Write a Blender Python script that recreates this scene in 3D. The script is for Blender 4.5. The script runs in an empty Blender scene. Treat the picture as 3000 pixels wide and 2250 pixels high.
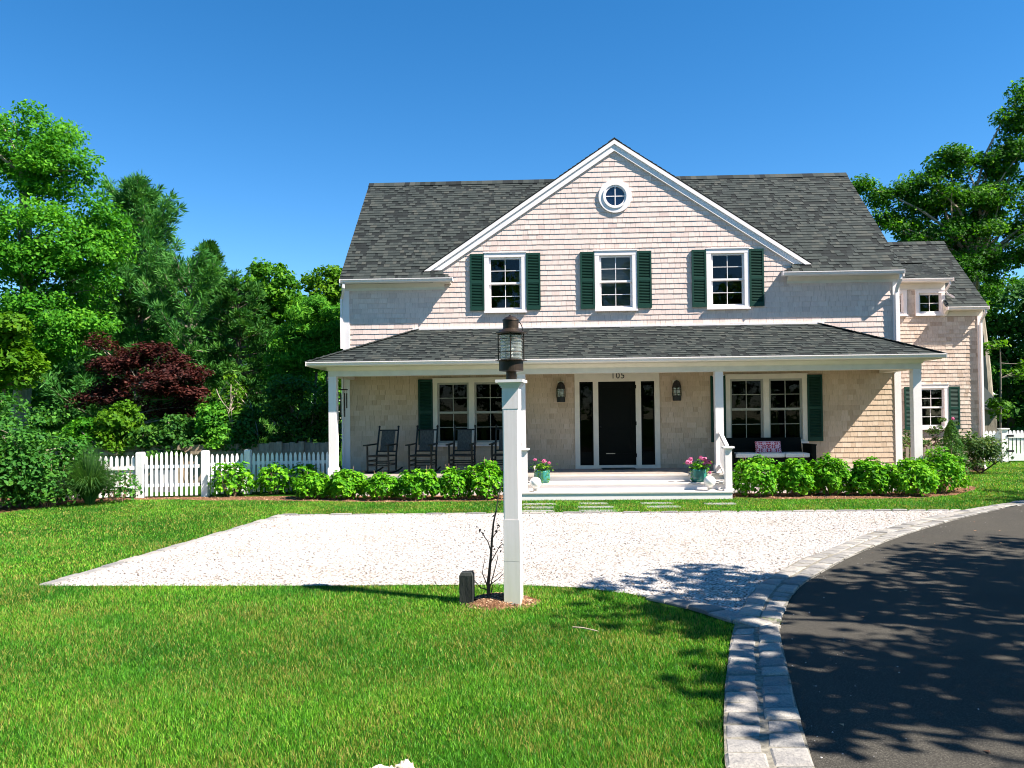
import bpy, math, random
import numpy as np
from mathutils import Vector, Matrix, noise as mnoise

random.seed(7)
rng = np.random.default_rng(7)
S = bpy.context.scene
COL = S.collection
R = math.radians

# ------------------------------------------------------------------ camera
cam_d = bpy.data.cameras.new("camera")
cam = bpy.data.objects.new("camera", cam_d)
COL.objects.link(cam)
CAM = Vector((0.0, -19.67, 1.75))
pitch, yaw, roll = R(1.0), R(2.2), 0.011
fw = Vector((-math.sin(yaw) * math.cos(pitch), math.cos(yaw) * math.cos(pitch), math.sin(pitch)))
rt = Vector((math.cos(yaw), math.sin(yaw), 0))
up = rt.cross(fw)
r2 = rt * math.cos(roll) - up * math.sin(roll)
u2 = rt * math.sin(roll) + up * math.cos(roll)
cam.matrix_world = Matrix(((r2.x, u2.x, -fw.x, CAM.x), (r2.y, u2.y, -fw.y, CAM.y), (r2.z, u2.z, -fw.z, CAM.z), (0, 0, 0, 1)))
cam_d.sensor_width = 36.0
cam_d.lens = 36.0 * 2333.0 / 3000.0
cam_d.shift_y = 54.0 / 3000.0
cam_d.clip_end = 2000.0
cam_d.clip_start = 0.05
S.camera = cam
S.render.resolution_x, S.render.resolution_y = 1024, 768

# ------------------------------------------------------------------ light
SUN = Vector((0.90, -0.345, 1.09)).normalized()      # towards the sun
elev = math.asin(SUN.z)
azim = math.atan2(SUN.x, SUN.y)                      # from +Y towards +X
w = bpy.data.worlds.new("World")
S.world = w
w.use_nodes = True
nt = w.node_tree
sky = nt.nodes.new("ShaderNodeTexSky")
sky.sky_type = 'NISHITA'
sky.sun_disc = False
sky.sun_elevation = elev
sky.sun_rotation = azim
sky.air_density = 0.75
sky.dust_density = 0.0
sky.ozone_density = 1.5
bg = nt.nodes["Background"]
bg.inputs[1].default_value = 0.081
hsv = nt.nodes.new("ShaderNodeHueSaturation")
hsv.inputs['Hue'].default_value = .498
hsv.inputs['Saturation'].default_value = 1.36
nt.links.new(sky.outputs[0], hsv.inputs['Color'])
nt.links.new(hsv.outputs[0], bg.inputs[0])
sl = bpy.data.lights.new("sun", 'SUN')
sl.energy = 5.0
sl.angle = R(0.53)
sl.color = (1.0, 0.915, 0.82)
so = bpy.data.objects.new("sun", sl)
COL.objects.link(so)
so.rotation_euler = (-SUN).to_track_quat('-Z', 'Y').to_euler()
so.location = (20, -20, 30)
S.view_settings.view_transform = 'Standard'
S.view_settings.look = 'None'
S.view_settings.exposure = 1.47
S.view_settings.gamma = 1.0
S.cycles.max_bounces = 8
S.cycles.diffuse_bounces = 2
S.cycles.transparent_max_bounces = 12
S.cycles.use_denoising = True
S.cycles.denoising_prefilter = 'ACCURATE'
S.cycles.filter_width = 1.05

# ------------------------------------------------------------------ materials
def newmat(name):
    m = bpy.data.materials.new(name)
    m.use_nodes = True
    return m, m.node_tree, m.node_tree.nodes["Principled BSDF"]

def col4(c): return (c[0], c[1], c[2], 1.0)

def ramp(nt, fac, stops):
    r = nt.nodes.new("ShaderNodeValToRGB")
    e = r.color_ramp.elements
    e[0].position, e[0].color = stops[0][0], col4(stops[0][1])
    e[1].position, e[1].color = stops[-1][0], col4(stops[-1][1])
    for p, c in stops[1:-1]:
        x = e.new(p); x.color = col4(c)
    nt.links.new(fac, r.inputs[0])
    return r.outputs[0]

def noise(nt, scale, detail=4, rough=.55, coord='Object', vec=None, stretch=None):
    n = nt.nodes.new("ShaderNodeTexNoise")
    n.inputs['Scale'].default_value = scale
    n.inputs['Detail'].default_value = detail
    n.inputs['Roughness'].default_value = rough
    if vec is None:
        t = nt.nodes.new("ShaderNodeTexCoord"); vec = t.outputs[coord]
    if stretch:
        mp = nt.nodes.new("ShaderNodeMapping"); mp.inputs['Scale'].default_value = stretch
        nt.links.new(vec, mp.inputs[0]); vec = mp.outputs[0]
    nt.links.new(vec, n.inputs['Vector'])
    return n.outputs['Fac']

def mixc(nt, fac, a, b, mode='MIX'):
    m = nt.nodes.new("ShaderNodeMix"); m.data_type = 'RGBA'; m.blend_type = mode
    if isinstance(fac, (int, float)): m.inputs[0].default_value = fac
    else: nt.links.new(fac, m.inputs[0])
    for s, v in ((m.inputs[6], a), (m.inputs[7], b)):
        if isinstance(v, (tuple, list)): s.default_value = col4(v)
        else: nt.links.new(v, s)
    return m.outputs[2]

def bump(nt, b, h, strength=.3, dist=.01):
    n = nt.nodes.new("ShaderNodeBump")
    n.inputs['Strength'].default_value = strength; n.inputs['Distance'].default_value = dist
    nt.links.new(h, n.inputs['Height']); nt.links.new(n.outputs[0], b.inputs['Normal'])

def attr(nt, name='rnd'):
    a = nt.nodes.new("ShaderNodeAttribute"); a.attribute_name = name
    return a.outputs['Fac']

def plain(name, c, rough=.5, spec=.4, metal=0, nscale=0, namt=.12, bumpamt=0):
    m, nt, b = newmat(name)
    b.inputs['Base Color'].default_value = col4(c)
    b.inputs['Roughness'].default_value = rough
    b.inputs['Specular IOR Level'].default_value = spec
    b.inputs['Metallic'].default_value = metal
    if nscale:
        n = noise(nt, nscale)
        o = ramp(nt, n, [(.3, [x * (1 - namt) for x in c]), (.7, [min(1, x * (1 + namt)) for x in c])])
        nt.links.new(o, b.inputs['Base Color'])
        if bumpamt: bump(nt, b, n, bumpamt, .01)
    return m

M = {}
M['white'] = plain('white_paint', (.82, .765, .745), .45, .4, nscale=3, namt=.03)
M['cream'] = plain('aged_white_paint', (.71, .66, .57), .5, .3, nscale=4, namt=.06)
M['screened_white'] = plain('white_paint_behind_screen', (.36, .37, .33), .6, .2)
M['fence_white'] = plain('fence_white_paint', (.82, .82, .80), .5, .3, nscale=5, namt=.05)
M['shutter'] = plain('shutter_green_paint', (.010, .047, .033), .5, .2, nscale=4, namt=.12)
M['black'] = plain('black_door_paint', (.0045, .006, .005), .6, .08)
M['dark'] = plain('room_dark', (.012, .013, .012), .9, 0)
M['bronze'] = plain('weathered_bronze', (.036, .024, .015), .5, .5, metal=.55, nscale=14, namt=.5, bumpamt=.15)
M['iron'] = plain('black_iron', (.012, .012, .012), .45, .4)
M['chair'] = plain('dark_chair_wood', (.010, .012, .010), .5, .3)
M['cushion'] = plain('off_white_cushion', (.66, .68, .66), .9, .1, nscale=30, namt=.04)
M['deck'] = plain('grey_deck_boards', (.33, .28, .24), .7, .2, nscale=8, namt=.2)
M['tread'] = plain('pale_step_boards', (.62, .57, .52), .65, .2, nscale=8, namt=.08)
M['globe'] = plain('opal_globe_glass', (.80, .77, .73), .2, .5)
M['metal'] = plain('brushed_metal', (.4, .38, .35), .35, .5, metal=1)
M['ring'] = plain('flashing_lead', (.25, .26, .28), .5, .4)
M['gap'] = plain('shingle_backing', (.20, .165, .135), .9, 0)
M['stone'] = plain('flat_grey_stone', (.24, .245, .23), .85, .2, nscale=12, namt=.25, bumpamt=.4)
M['tag'] = plain('plant_tag', (.75, .62, .6), .6, .2)

def shingle_mat(name, stops, grain=.12, rough=.85):
    m, nt, b = newmat(name)
    c = ramp(nt, attr(nt), stops)
    n = noise(nt, 60, 3, .6, stretch=(1, 1, .12))
    n2 = noise(nt, .9, 3, .6)
    d = ramp(nt, n, [(.3, (1 - grain,) * 3), (.7, (1 + grain * .4,) * 3)])
    d2 = ramp(nt, n2, [(.3, (.96, .96, .96)), (.7, (1.02, 1.02, 1.02))])
    nt.links.new(mixc(nt, 1, mixc(nt, 1, c, d, 'MULTIPLY'), d2, 'MULTIPLY'), b.inputs['Base Color'])
    b.inputs['Roughness'].default_value = rough
    b.inputs['Specular IOR Level'].default_value = .12
    bump(nt, b, n, .25, .004)
    return m
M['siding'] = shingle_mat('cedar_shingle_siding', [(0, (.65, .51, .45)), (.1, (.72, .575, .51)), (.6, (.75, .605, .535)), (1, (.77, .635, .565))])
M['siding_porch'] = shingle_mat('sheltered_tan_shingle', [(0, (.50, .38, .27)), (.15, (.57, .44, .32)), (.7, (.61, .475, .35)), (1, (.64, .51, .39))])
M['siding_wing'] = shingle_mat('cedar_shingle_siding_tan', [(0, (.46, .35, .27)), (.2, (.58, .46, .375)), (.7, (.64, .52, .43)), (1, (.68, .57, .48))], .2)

def roof_mat():
    m, nt, b = newmat('asphalt_roof_shingle')
    c = ramp(nt, attr(nt), [(0, (.009, .012, .012)), (.26, (.014, .018, .018)), (.28, (.024, .031, .030)), (.6, (.032, .040, .037)), (.85, (.042, .050, .046)), (1, (.056, .060, .052))])
    n = noise(nt, 90, 4, .7)
    d = ramp(nt, n, [(.3, (.72,) * 3), (.7, (1.25,) * 3)])
    nt.links.new(mixc(nt, 1, c, d, 'MULTIPLY'), b.inputs['Base Color'])
    b.inputs['Roughness'].default_value = .9
    b.inputs['Specular IOR Level'].default_value = .25
    bump(nt, b, n, .5, .004)
    return m
M['roof'] = roof_mat()

def glass_mat(name, tint=(.55, .6, .58), reflect=1.0):
    m, nt, b = newmat(name)
    nt.nodes.remove(b)
    out = nt.nodes["Material Output"]
    tr = nt.nodes.new("ShaderNodeBsdfTransparent"); tr.inputs[0].default_value = col4(tint)
    gl = nt.nodes.new("ShaderNodeBsdfGlossy"); gl.inputs['Roughness'].default_value = .02
    gl.inputs[0].default_value = (reflect, reflect, reflect, 1)
    fr = nt.nodes.new("ShaderNodeFresnel"); fr.inputs[0].default_value = 1.6
    n = noise(nt, 2.2, 2)
    bp = nt.nodes.new("ShaderNodeBump"); bp.inputs['Strength'].default_value = .06; bp.inputs['Distance'].default_value = .02
    nt.links.new(n, bp.inputs['Height']); nt.links.new(bp.outputs[0], gl.inputs['Normal'])
    mx = nt.nodes.new("ShaderNodeMixShader")
    nt.links.new(fr.outputs[0], mx.inputs[0]); nt.links.new(tr.outputs[0], mx.inputs[1]); nt.links.new(gl.outputs[0], mx.inputs[2])
    nt.links.new(mx.outputs[0], out.inputs[0])
    return m
M['pane'] = glass_mat('window_glass', (.55, .6, .58), .55)
M['lens'] = glass_mat('lantern_glass', (.9, .93, .9))
def frost(m, amt, c):
    nt = m.node_tree; out = nt.nodes["Material Output"]; src = out.inputs[0].links[0].from_socket
    d = nt.nodes.new("ShaderNodeBsdfTranslucent"); d.inputs[0].default_value = col4(c)
    d2 = nt.nodes.new("ShaderNodeBsdfDiffuse"); d2.inputs[0].default_value = col4(c)
    m1 = nt.nodes.new("ShaderNodeMixShader"); m1.inputs[0].default_value = .5
    nt.links.new(d.outputs[0], m1.inputs[1]); nt.links.new(d2.outputs[0], m1.inputs[2])
    m2 = nt.nodes.new("ShaderNodeMixShader"); m2.inputs[0].default_value = amt
    nt.links.new(src, m2.inputs[1]); nt.links.new(m1.outputs[0], m2.inputs[2]); nt.links.new(m2.outputs[0], out.inputs[0])
frost(M['lens'], .30, (.62, .66, .60))
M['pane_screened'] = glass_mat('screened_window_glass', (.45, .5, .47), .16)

def leaf_mat(name, stops, trans=.35, tcol=None, rough=.6, spec=.14):
    m, nt, b = newmat(name)
    out = nt.nodes["Material Output"]
    c = ramp(nt, attr(nt), stops)
    nt.links.new(c, b.inputs['Base Color'])
    b.inputs['Roughness'].default_value = rough
    b.inputs['Specular IOR Level'].default_value = spec
    t = nt.nodes.new("ShaderNodeBsdfTranslucent")
    tm = mixc(nt, 1, c, tcol or (1.5, 1.5, .7), 'MULTIPLY')
    nt.links.new(tm, t.inputs[0])
    mx = nt.nodes.new("ShaderNodeMixShader"); mx.inputs[0].default_value = trans
    nt.links.new(b.outputs[0], mx.inputs[1]); nt.links.new(t.outputs[0], mx.inputs[2])
    nt.links.new(mx.outputs[0], out.inputs[0])
    return m
M['maple'] = leaf_mat('maple_leaf', [(0, (0.016, 0.105, 0.008)), (0.5, (0.055, 0.225, 0.012)), (1, (0.15, 0.39, 0.022))])
M['oak'] = leaf_mat('oak_leaf', [(0, (0.02, 0.092, 0.006)), (0.5, (0.058, 0.195, 0.009)), (1, (0.16, 0.36, 0.014))])
M['maple_deep'] = leaf_mat('deep_maple_leaf', [(0, (0.01, 0.055, 0.004)), (0.55, (0.034, 0.135, 0.006)), (0.85, (0.09, 0.25, 0.01)), (1, (0.2, 0.42, 0.015))])
M['yellowgreen'] = leaf_mat('yellow_green_leaf', [(0, (.035, .12, .006)), (.5, (.075, .20, .008)), (1, (.15, .29, .014))])
M['pine'] = leaf_mat('pine_needles', [(0, (0.018, 0.095, 0.02)), (0.5, (0.055, 0.2, 0.036)), (1, (0.14, 0.34, 0.06))], .2)
M['spruce'] = leaf_mat('spruce_needles', [(0, (0.016, 0.075, 0.012)), (0.6, (0.042, 0.15, 0.02)), (1, (0.12, 0.25, 0.035))], .15)
M['redmaple'] = leaf_mat('red_maple_leaf', [(0, (0.02, 0.008, 0.007)), (0.5, (0.058, 0.017, 0.014)), (1, (0.135, 0.042, 0.03))], .25, (1.5, .8, .8))
M['hydrangea'] = leaf_mat('hydrangea_leaf', [(0, (0.026, 0.125, 0.006)), (0.45, (0.085, 0.3, 0.009)), (1, (0.235, 0.5, 0.018))], .28)
M['privet'] = leaf_mat('privet_leaf', [(0, (0.014, 0.065, 0.012)), (0.5, (0.036, 0.13, 0.018)), (1, (0.095, 0.23, 0.03))], .25)
M['lilac'] = leaf_mat('lilac_leaf', [(0, (0.0189, 0.0837, 0.0162)), (0.5, (0.0432, 0.162, 0.0216)), (1, (0.1013, 0.2565, 0.0297))], .28)
M['willow'] = leaf_mat('fine_leaf', [(0, (0.024, 0.13, 0.012)), (0.5, (0.068, 0.25, 0.018)), (1, (0.17, 0.4, 0.028))], .3)
M['thuja'] = leaf_mat('thuja_spray', [(0, (0.014, 0.0672, 0.0112)), (0.5, (0.0364, 0.1288, 0.014)), (1, (0.098, 0.217, 0.0196))], .2)
M['rose'] = leaf_mat('rose_leaf', [(0, (0.0182, 0.0585, 0.013)), (0.5, (0.0442, 0.1066, 0.0234)), (1, (0.156, 0.221, 0.052))], .25)
M['reed'] = leaf_mat('reed_blade', [(0, (0.0208, 0.078, 0.0208)), (0.5, (0.0468, 0.1365, 0.0286)), (1, (0.1105, 0.2275, 0.0585))], .3)
M['petal'] = leaf_mat('pink_petal', [(0, (.52, .10, .26)), (.5, (.68, .18, .36)), (1, (.80, .36, .50))], .3, (1.1, .8, .9))

def bark(name, c1, c2):
    m, nt, b = newmat(name)
    n = noise(nt, 9, 5, .65, stretch=(1, 1, .25))
    nt.links.new(ramp(nt, n, [(.3, c1), (.7, c2)]), b.inputs['Base Color'])
    b.inputs['Roughness'].default_value = .9
    bump(nt, b, n, .7, .03)
    return m
M['bark'] = bark('grey_bark', (.09, .075, .055), (.26, .22, .17))
M['palebark'] = bark('pale_bark', (.17, .14, .10), (.42, .36, .27))
M['twig'] = bark('twig_bark', (.05, .022, .02), (.14, .07, .05))
M['drystem'] = bark('dry_stem', (.30, .17, .11), (.42, .26, .17))
M['stump'] = bark('dark_weathered_wood', (.010, .013, .011), (.035, .040, .034))
M['oldwood'] = bark('weathered_fence_wood', (.24, .18, .12), (.45, .36, .26))
M['greywood'] = bark('grey_picket_wood', (.14, .12, .09), (.30, .26, .20))

def lawn_mat():
    m, nt, b = newmat('lawn_ground')
    n1 = noise(nt, .5, 4, .6); n2 = noise(nt, 22, 5, .7)
    c1 = ramp(nt, n1, [(.3, (.014, .055, .004)), (.55, (.026, .080, .005)), (.75, (.05, .085, .010))])
    c2 = ramp(nt, n2, [(.25, (.35, .35, .3)), (.75, (1.3, 1.3, 1.2))])
    nt.links.new(mixc(nt, 1, c1, c2, 'MULTIPLY'), b.inputs['Base Color'])
    b.inputs['Roughness'].default_value = 1; b.inputs['Specular IOR Level'].default_value = .05
    bump(nt, b, n2, .8, .03)
    return m
M['lawn'] = lawn_mat()

def grass_mat():
    m, nt, b = newmat('grass_blade')
    out = nt.nodes["Material Output"]
    g = nt.nodes.new("ShaderNodeNewGeometry")
    n1 = noise(nt, 1.3, 5, .7, vec=g.outputs['Position'])
    n2 = noise(nt, .55, 4, .6, vec=g.outputs['Position'])
    r = attr(nt)
    green = ramp(nt, r, [(0, (.012, .080, .004)), (.4, (.048, .235, .010)), (.75, (.110, .37, .020)), (1, (.25, .52, .06))])
    lush = ramp(nt, n2, [(.36, (.50, .66, .62)), (.5, (1, 1, 1)), (.64, (1.6, 1.25, 1.2))])
    green = mixc(nt, 1, green, lush, 'MULTIPLY')
    dry = ramp(nt, r, [(0, (.13, .20, .018)), (.5, (.31, .28, .05)), (1, (.56, .44, .14))])
    mth = nt.nodes.new("ShaderNodeMath"); mth.operation = 'MULTIPLY_ADD'; mth.inputs[1].default_value = .58; 
    nt.links.new(n1, mth.inputs[2])
    r2_ = attr(nt, 'dry'); nt.links.new(r2_, mth.inputs[0])
    isdry = ramp(nt, mth.outputs[0], [(.905, (0, 0, 0)), (.985, (1, 1, 1))])
    c = mixc(nt, isdry, green, dry)
    nt.links.new(c, b.inputs['Base Color'])
    b.inputs['Roughness'].default_value = .5; b.inputs['Specular IOR Level'].default_value = .25
    t = nt.nodes.new("ShaderNodeBsdfTranslucent")
    nt.links.new(mixc(nt, 1, c, (1.35, 1.35, .7), 'MULTIPLY'), t.inputs[0])
    mx = nt.nodes.new("ShaderNodeMixShader"); mx.inputs[0].default_value = .35
    nt.links.new(b.outputs[0], mx.inputs[1]); nt.links.new(t.outputs[0], mx.inputs[2])
    nt.links.new(mx.outputs[0], out.inputs[0])
    return m
M['grass'] = grass_mat()

def gravel_mat():
    m, nt, b = newmat('white_shell_gravel')
    t = nt.nodes.new("ShaderNodeTexCoord")
    v = nt.nodes.new("ShaderNodeTexVoronoi"); v.inputs['Scale'].default_value = 38
    nt.links.new(t.outputs['Object'], v.inputs['Vector'])
    c = ramp(nt, v.outputs['Distance'], [(.0, (.55, .525, .50)), (.45, (.44, .415, .39)), (.8, (.15, .13, .11))])
    sp = nt.nodes.new("ShaderNodeTexVoronoi"); sp.inputs['Scale'].default_value = 11
    nt.links.new(t.outputs['Object'], sp.inputs['Vector'])
    s = ramp(nt, sp.outputs['Distance'], [(.06, (.5, .4, .3)), (.12, (1, 1, 1))])
    n = noise(nt, .7, 4)
    big = ramp(nt, n, [(.25, (.86, .80, .72)), (.55, (1, 1, 1))])
    nt.links.new(mixc(nt, 1, mixc(nt, 1, c, s, 'MULTIPLY'), big, 'MULTIPLY'), b.inputs['Base Color'])
    b.inputs['Roughness'].default_value = .95; b.inputs['Specular IOR Level'].default_value = .1
    inv = nt.nodes.new("ShaderNodeMath"); inv.operation = 'SUBTRACT'; inv.inputs[0].default_value = 1
    nt.links.new(v.outputs['Distance'], inv.inputs[1])
    bump(nt, b, inv.outputs[0], .6, .02)
    return m
M['gravel'] = gravel_mat()
m, nt_, b_ = newmat('gravel_chip')
nt_.links.new(ramp(nt_, attr(nt_), [(0, (.05, .038, .03)), (.10, (.20, .16, .13)), (.18, (.40, .37, .34)), (1, (.60, .575, .545))]), b_.inputs['Base Color'])
b_.inputs['Roughness'].default_value = .9
M['chip'] = m

def asphalt_mat():
    m, nt, b = newmat('asphalt')
    n1 = noise(nt, 120, 4, .8); n2 = noise(nt, .8, 4, .6); n3 = noise(nt, 35, 3, .6)
    c = ramp(nt, n1, [(.3, (.022, .0205, .0175)), (.52, (.052, .049, .042)), (.70, (.165, .154, .132))])
    d = ramp(nt, n2, [(.3, (.85, .85, .85)), (.7, (1.1, 1.08, 1.04))])
    nt.links.new(mixc(nt, 1, c, d, 'MULTIPLY'), b.inputs['Base Color'])
    b.inputs['Roughness'].default_value = .95; b.inputs['Specular IOR Level'].default_value = .1
    bump(nt, b, n1, .6, .008)
    return m
M['asphalt'] = asphalt_mat()

def granite_mat():
    m, nt, b = newmat('granite_block')
    n1 = noise(nt, 70, 4, .75); n3 = noise(nt, 7, 4, .6)
    a = ramp(nt, attr(nt), [(0, (.19, .185, .175)), (.5, (.255, .247, .232)), (1, (.33, .31, .275))])
    d = ramp(nt, n1, [(.3, (.55, .55, .58)), (.5, (1, 1, 1)), (.75, (1.25, 1.22, 1.18))])
    e = ramp(nt, n3, [(.3, (.78, .78, .8)), (.7, (1.12, 1.1, 1.05))])
    nt.links.new(mixc(nt, 1, mixc(nt, 1, a, d, 'MULTIPLY'), e, 'MULTIPLY'), b.inputs['Base Color'])
    b.inputs['Roughness'].default_value = .85
    bump(nt, b, n3, .8, .03)
    return m
M['granite'] = granite_mat()
M['joint'] = plain('mortar_joint', (.20, .185, .15), .95, .05, nscale=30, namt=.4, bumpamt=.6)

def mulch_mat():
    m, nt, b = newmat('bark_mulch')
    n1 = noise(nt, 45, 4, .75, stretch=(1, .5, 1)); n2 = noise(nt, 3, 3)
    c = ramp(nt, n1, [(.3, (.05, .025, .014)), (.5, (.17, .085, .045)), (.7, (.36, .21, .12))])
    nt.links.new(c, b.inputs['Base Color'])
    b.inputs['Roughness'].default_value = .95; b.inputs['Specular IOR Level'].default_value = .05
    bump(nt, b, n1, 1, .03)
    return m
M['mulch'] = mulch_mat()
m, nt_, b_ = newmat('mulch_chip')
nt_.links.new(ramp(nt_, attr(nt_), [(0, (.05, .025, .014)), (.5, (.20, .105, .055)), (1, (.42, .26, .15))]), b_.inputs['Base Color'])
b_.inputs['Roughness'].default_value = .9
M['mulchchip'] = m

def pot_mat():
    m, nt, b = newmat('teal_glazed_pot')
    n = noise(nt, 6, 4, .6, stretch=(1, 1, .35))
    nt.links.new(ramp(nt, n, [(.3, (.010, .085, .072)), (.6, (.030, .20, .165)), (.8, (.09, .30, .25))]), b.inputs['Base Color'])
    b.inputs['Roughness'].default_value = .25
    return m
M['pot'] = pot_mat()

def pillow_mat():
    m, nt, b = newmat('damask_pillow')
    t = nt.nodes.new("ShaderNodeTexCoord")
    sx = nt.nodes.new("ShaderNodeSeparateXYZ"); nt.links.new(t.outputs['Generated'], sx.inputs[0])
    def mth(op, a, b_=None):
        n = nt.nodes.new("ShaderNodeMath"); n.operation = op
        for i, v in enumerate((a, b_)):
            if v is None: continue
            if isinstance(v, (int, float)): n.inputs[i].default_value = v
            else: nt.links.new(v, n.inputs[i])
        return n.outputs[0]
    u = mth('ABSOLUTE', mth('SUBTRACT', sx.outputs['X'], .5)); v = sx.outputs['Z']
    a = mth('SINE', mth('ADD', mth('MULTIPLY', u, 44), mth('MULTIPLY', mth('SINE', mth('MULTIPLY', v, 11)), 2.4)))
    c = mth('COSINE', mth('ADD', mth('MULTIPLY', v, 23), mth('MULTIPLY', mth('SINE', mth('MULTIPLY', u, 19)), 2.1)))
    f = mth('ADD', mth('MULTIPLY', a, c), mth('MULTIPLY', mth('SINE', mth('MULTIPLY', v, 40)), .25))
    o = ramp(nt, mth('ADD', mth('MULTIPLY', f, .5), .5), [(.46, (.40, .020, .055)), (.54, (.72, .50, .60))])
    nt.links.new(o, b.inputs['Base Color']); b.inputs['Roughness'].default_value = .9
    return m
M['pillow'] = pillow_mat()

def weave_mat():
    m, nt, b = newmat('woven_grey_fabric')
    n = noise(nt, 60, 3, .6, stretch=(1, 1, .2))
    nt.links.new(ramp(nt, n, [(.3, (.022, .027, .026)), (.7, (.075, .085, .082))]), b.inputs['Base Color'])
    b.inputs['Roughness'].default_value = .8
    return m
M['weave'] = weave_mat()

# ------------------------------------------------------------------ mesh helpers
def mk_object(name, verts, faces, mat, parent=None, rnd=None, smooth=False, loops=None, extra=None):
    """verts (N,3) array; faces either list of index tuples or uniform (F,k) array"""
    me = bpy.data.meshes.new(name)
    v = np.asarray(verts, dtype=np.float32)
    if isinstance(faces, np.ndarray):
        k = faces.shape[1]; nf = len(faces)
        idx = faces.astype(np.int32).ravel(); starts = np.arange(nf, dtype=np.int32) * k; tot = np.full(nf, k, np.int32)
    else:
        nf = len(faces)
        tot = np.array([len(f) for f in faces], np.int32)
        starts = np.concatenate([[0], np.cumsum(tot)[:-1]]).astype(np.int32)
        idx = np.array([i for f in faces for i in f], np.int32)
    me.vertices.add(len(v)); me.vertices.foreach_set('co', v.ravel())
    me.loops.add(len(idx)); me.loops.foreach_set('vertex_index', idx)
    me.polygons.add(nf); me.polygons.foreach_set('loop_start', starts)
    try: me.polygons.foreach_set('loop_total', tot)
    except Exception: pass
    me.polygons.foreach_set('use_smooth', np.full(nf, bool(smooth)))
    me.update(calc_edges=True)
    if rnd is not None:
        a = me.attributes.new('rnd', 'FLOAT', 'FACE'); a.data.foreach_set('value', np.asarray(rnd, np.float32))
    if extra:
        for kx, arr in extra.items():
            a = me.attributes.new(kx, 'FLOAT', 'FACE'); a.data.foreach_set('value', np.asarray(arr, np.float32))
    if mat is not None: me.materials.append(mat)
    o = bpy.data.objects.new(name, me)
    COL.objects.link(o)
    if parent is not None: o.parent = parent
    return o

def origin_of(o):
    p = Vector((0, 0, 0))
    while o is not None:
        p += o.location; o = o.parent
    return p

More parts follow.
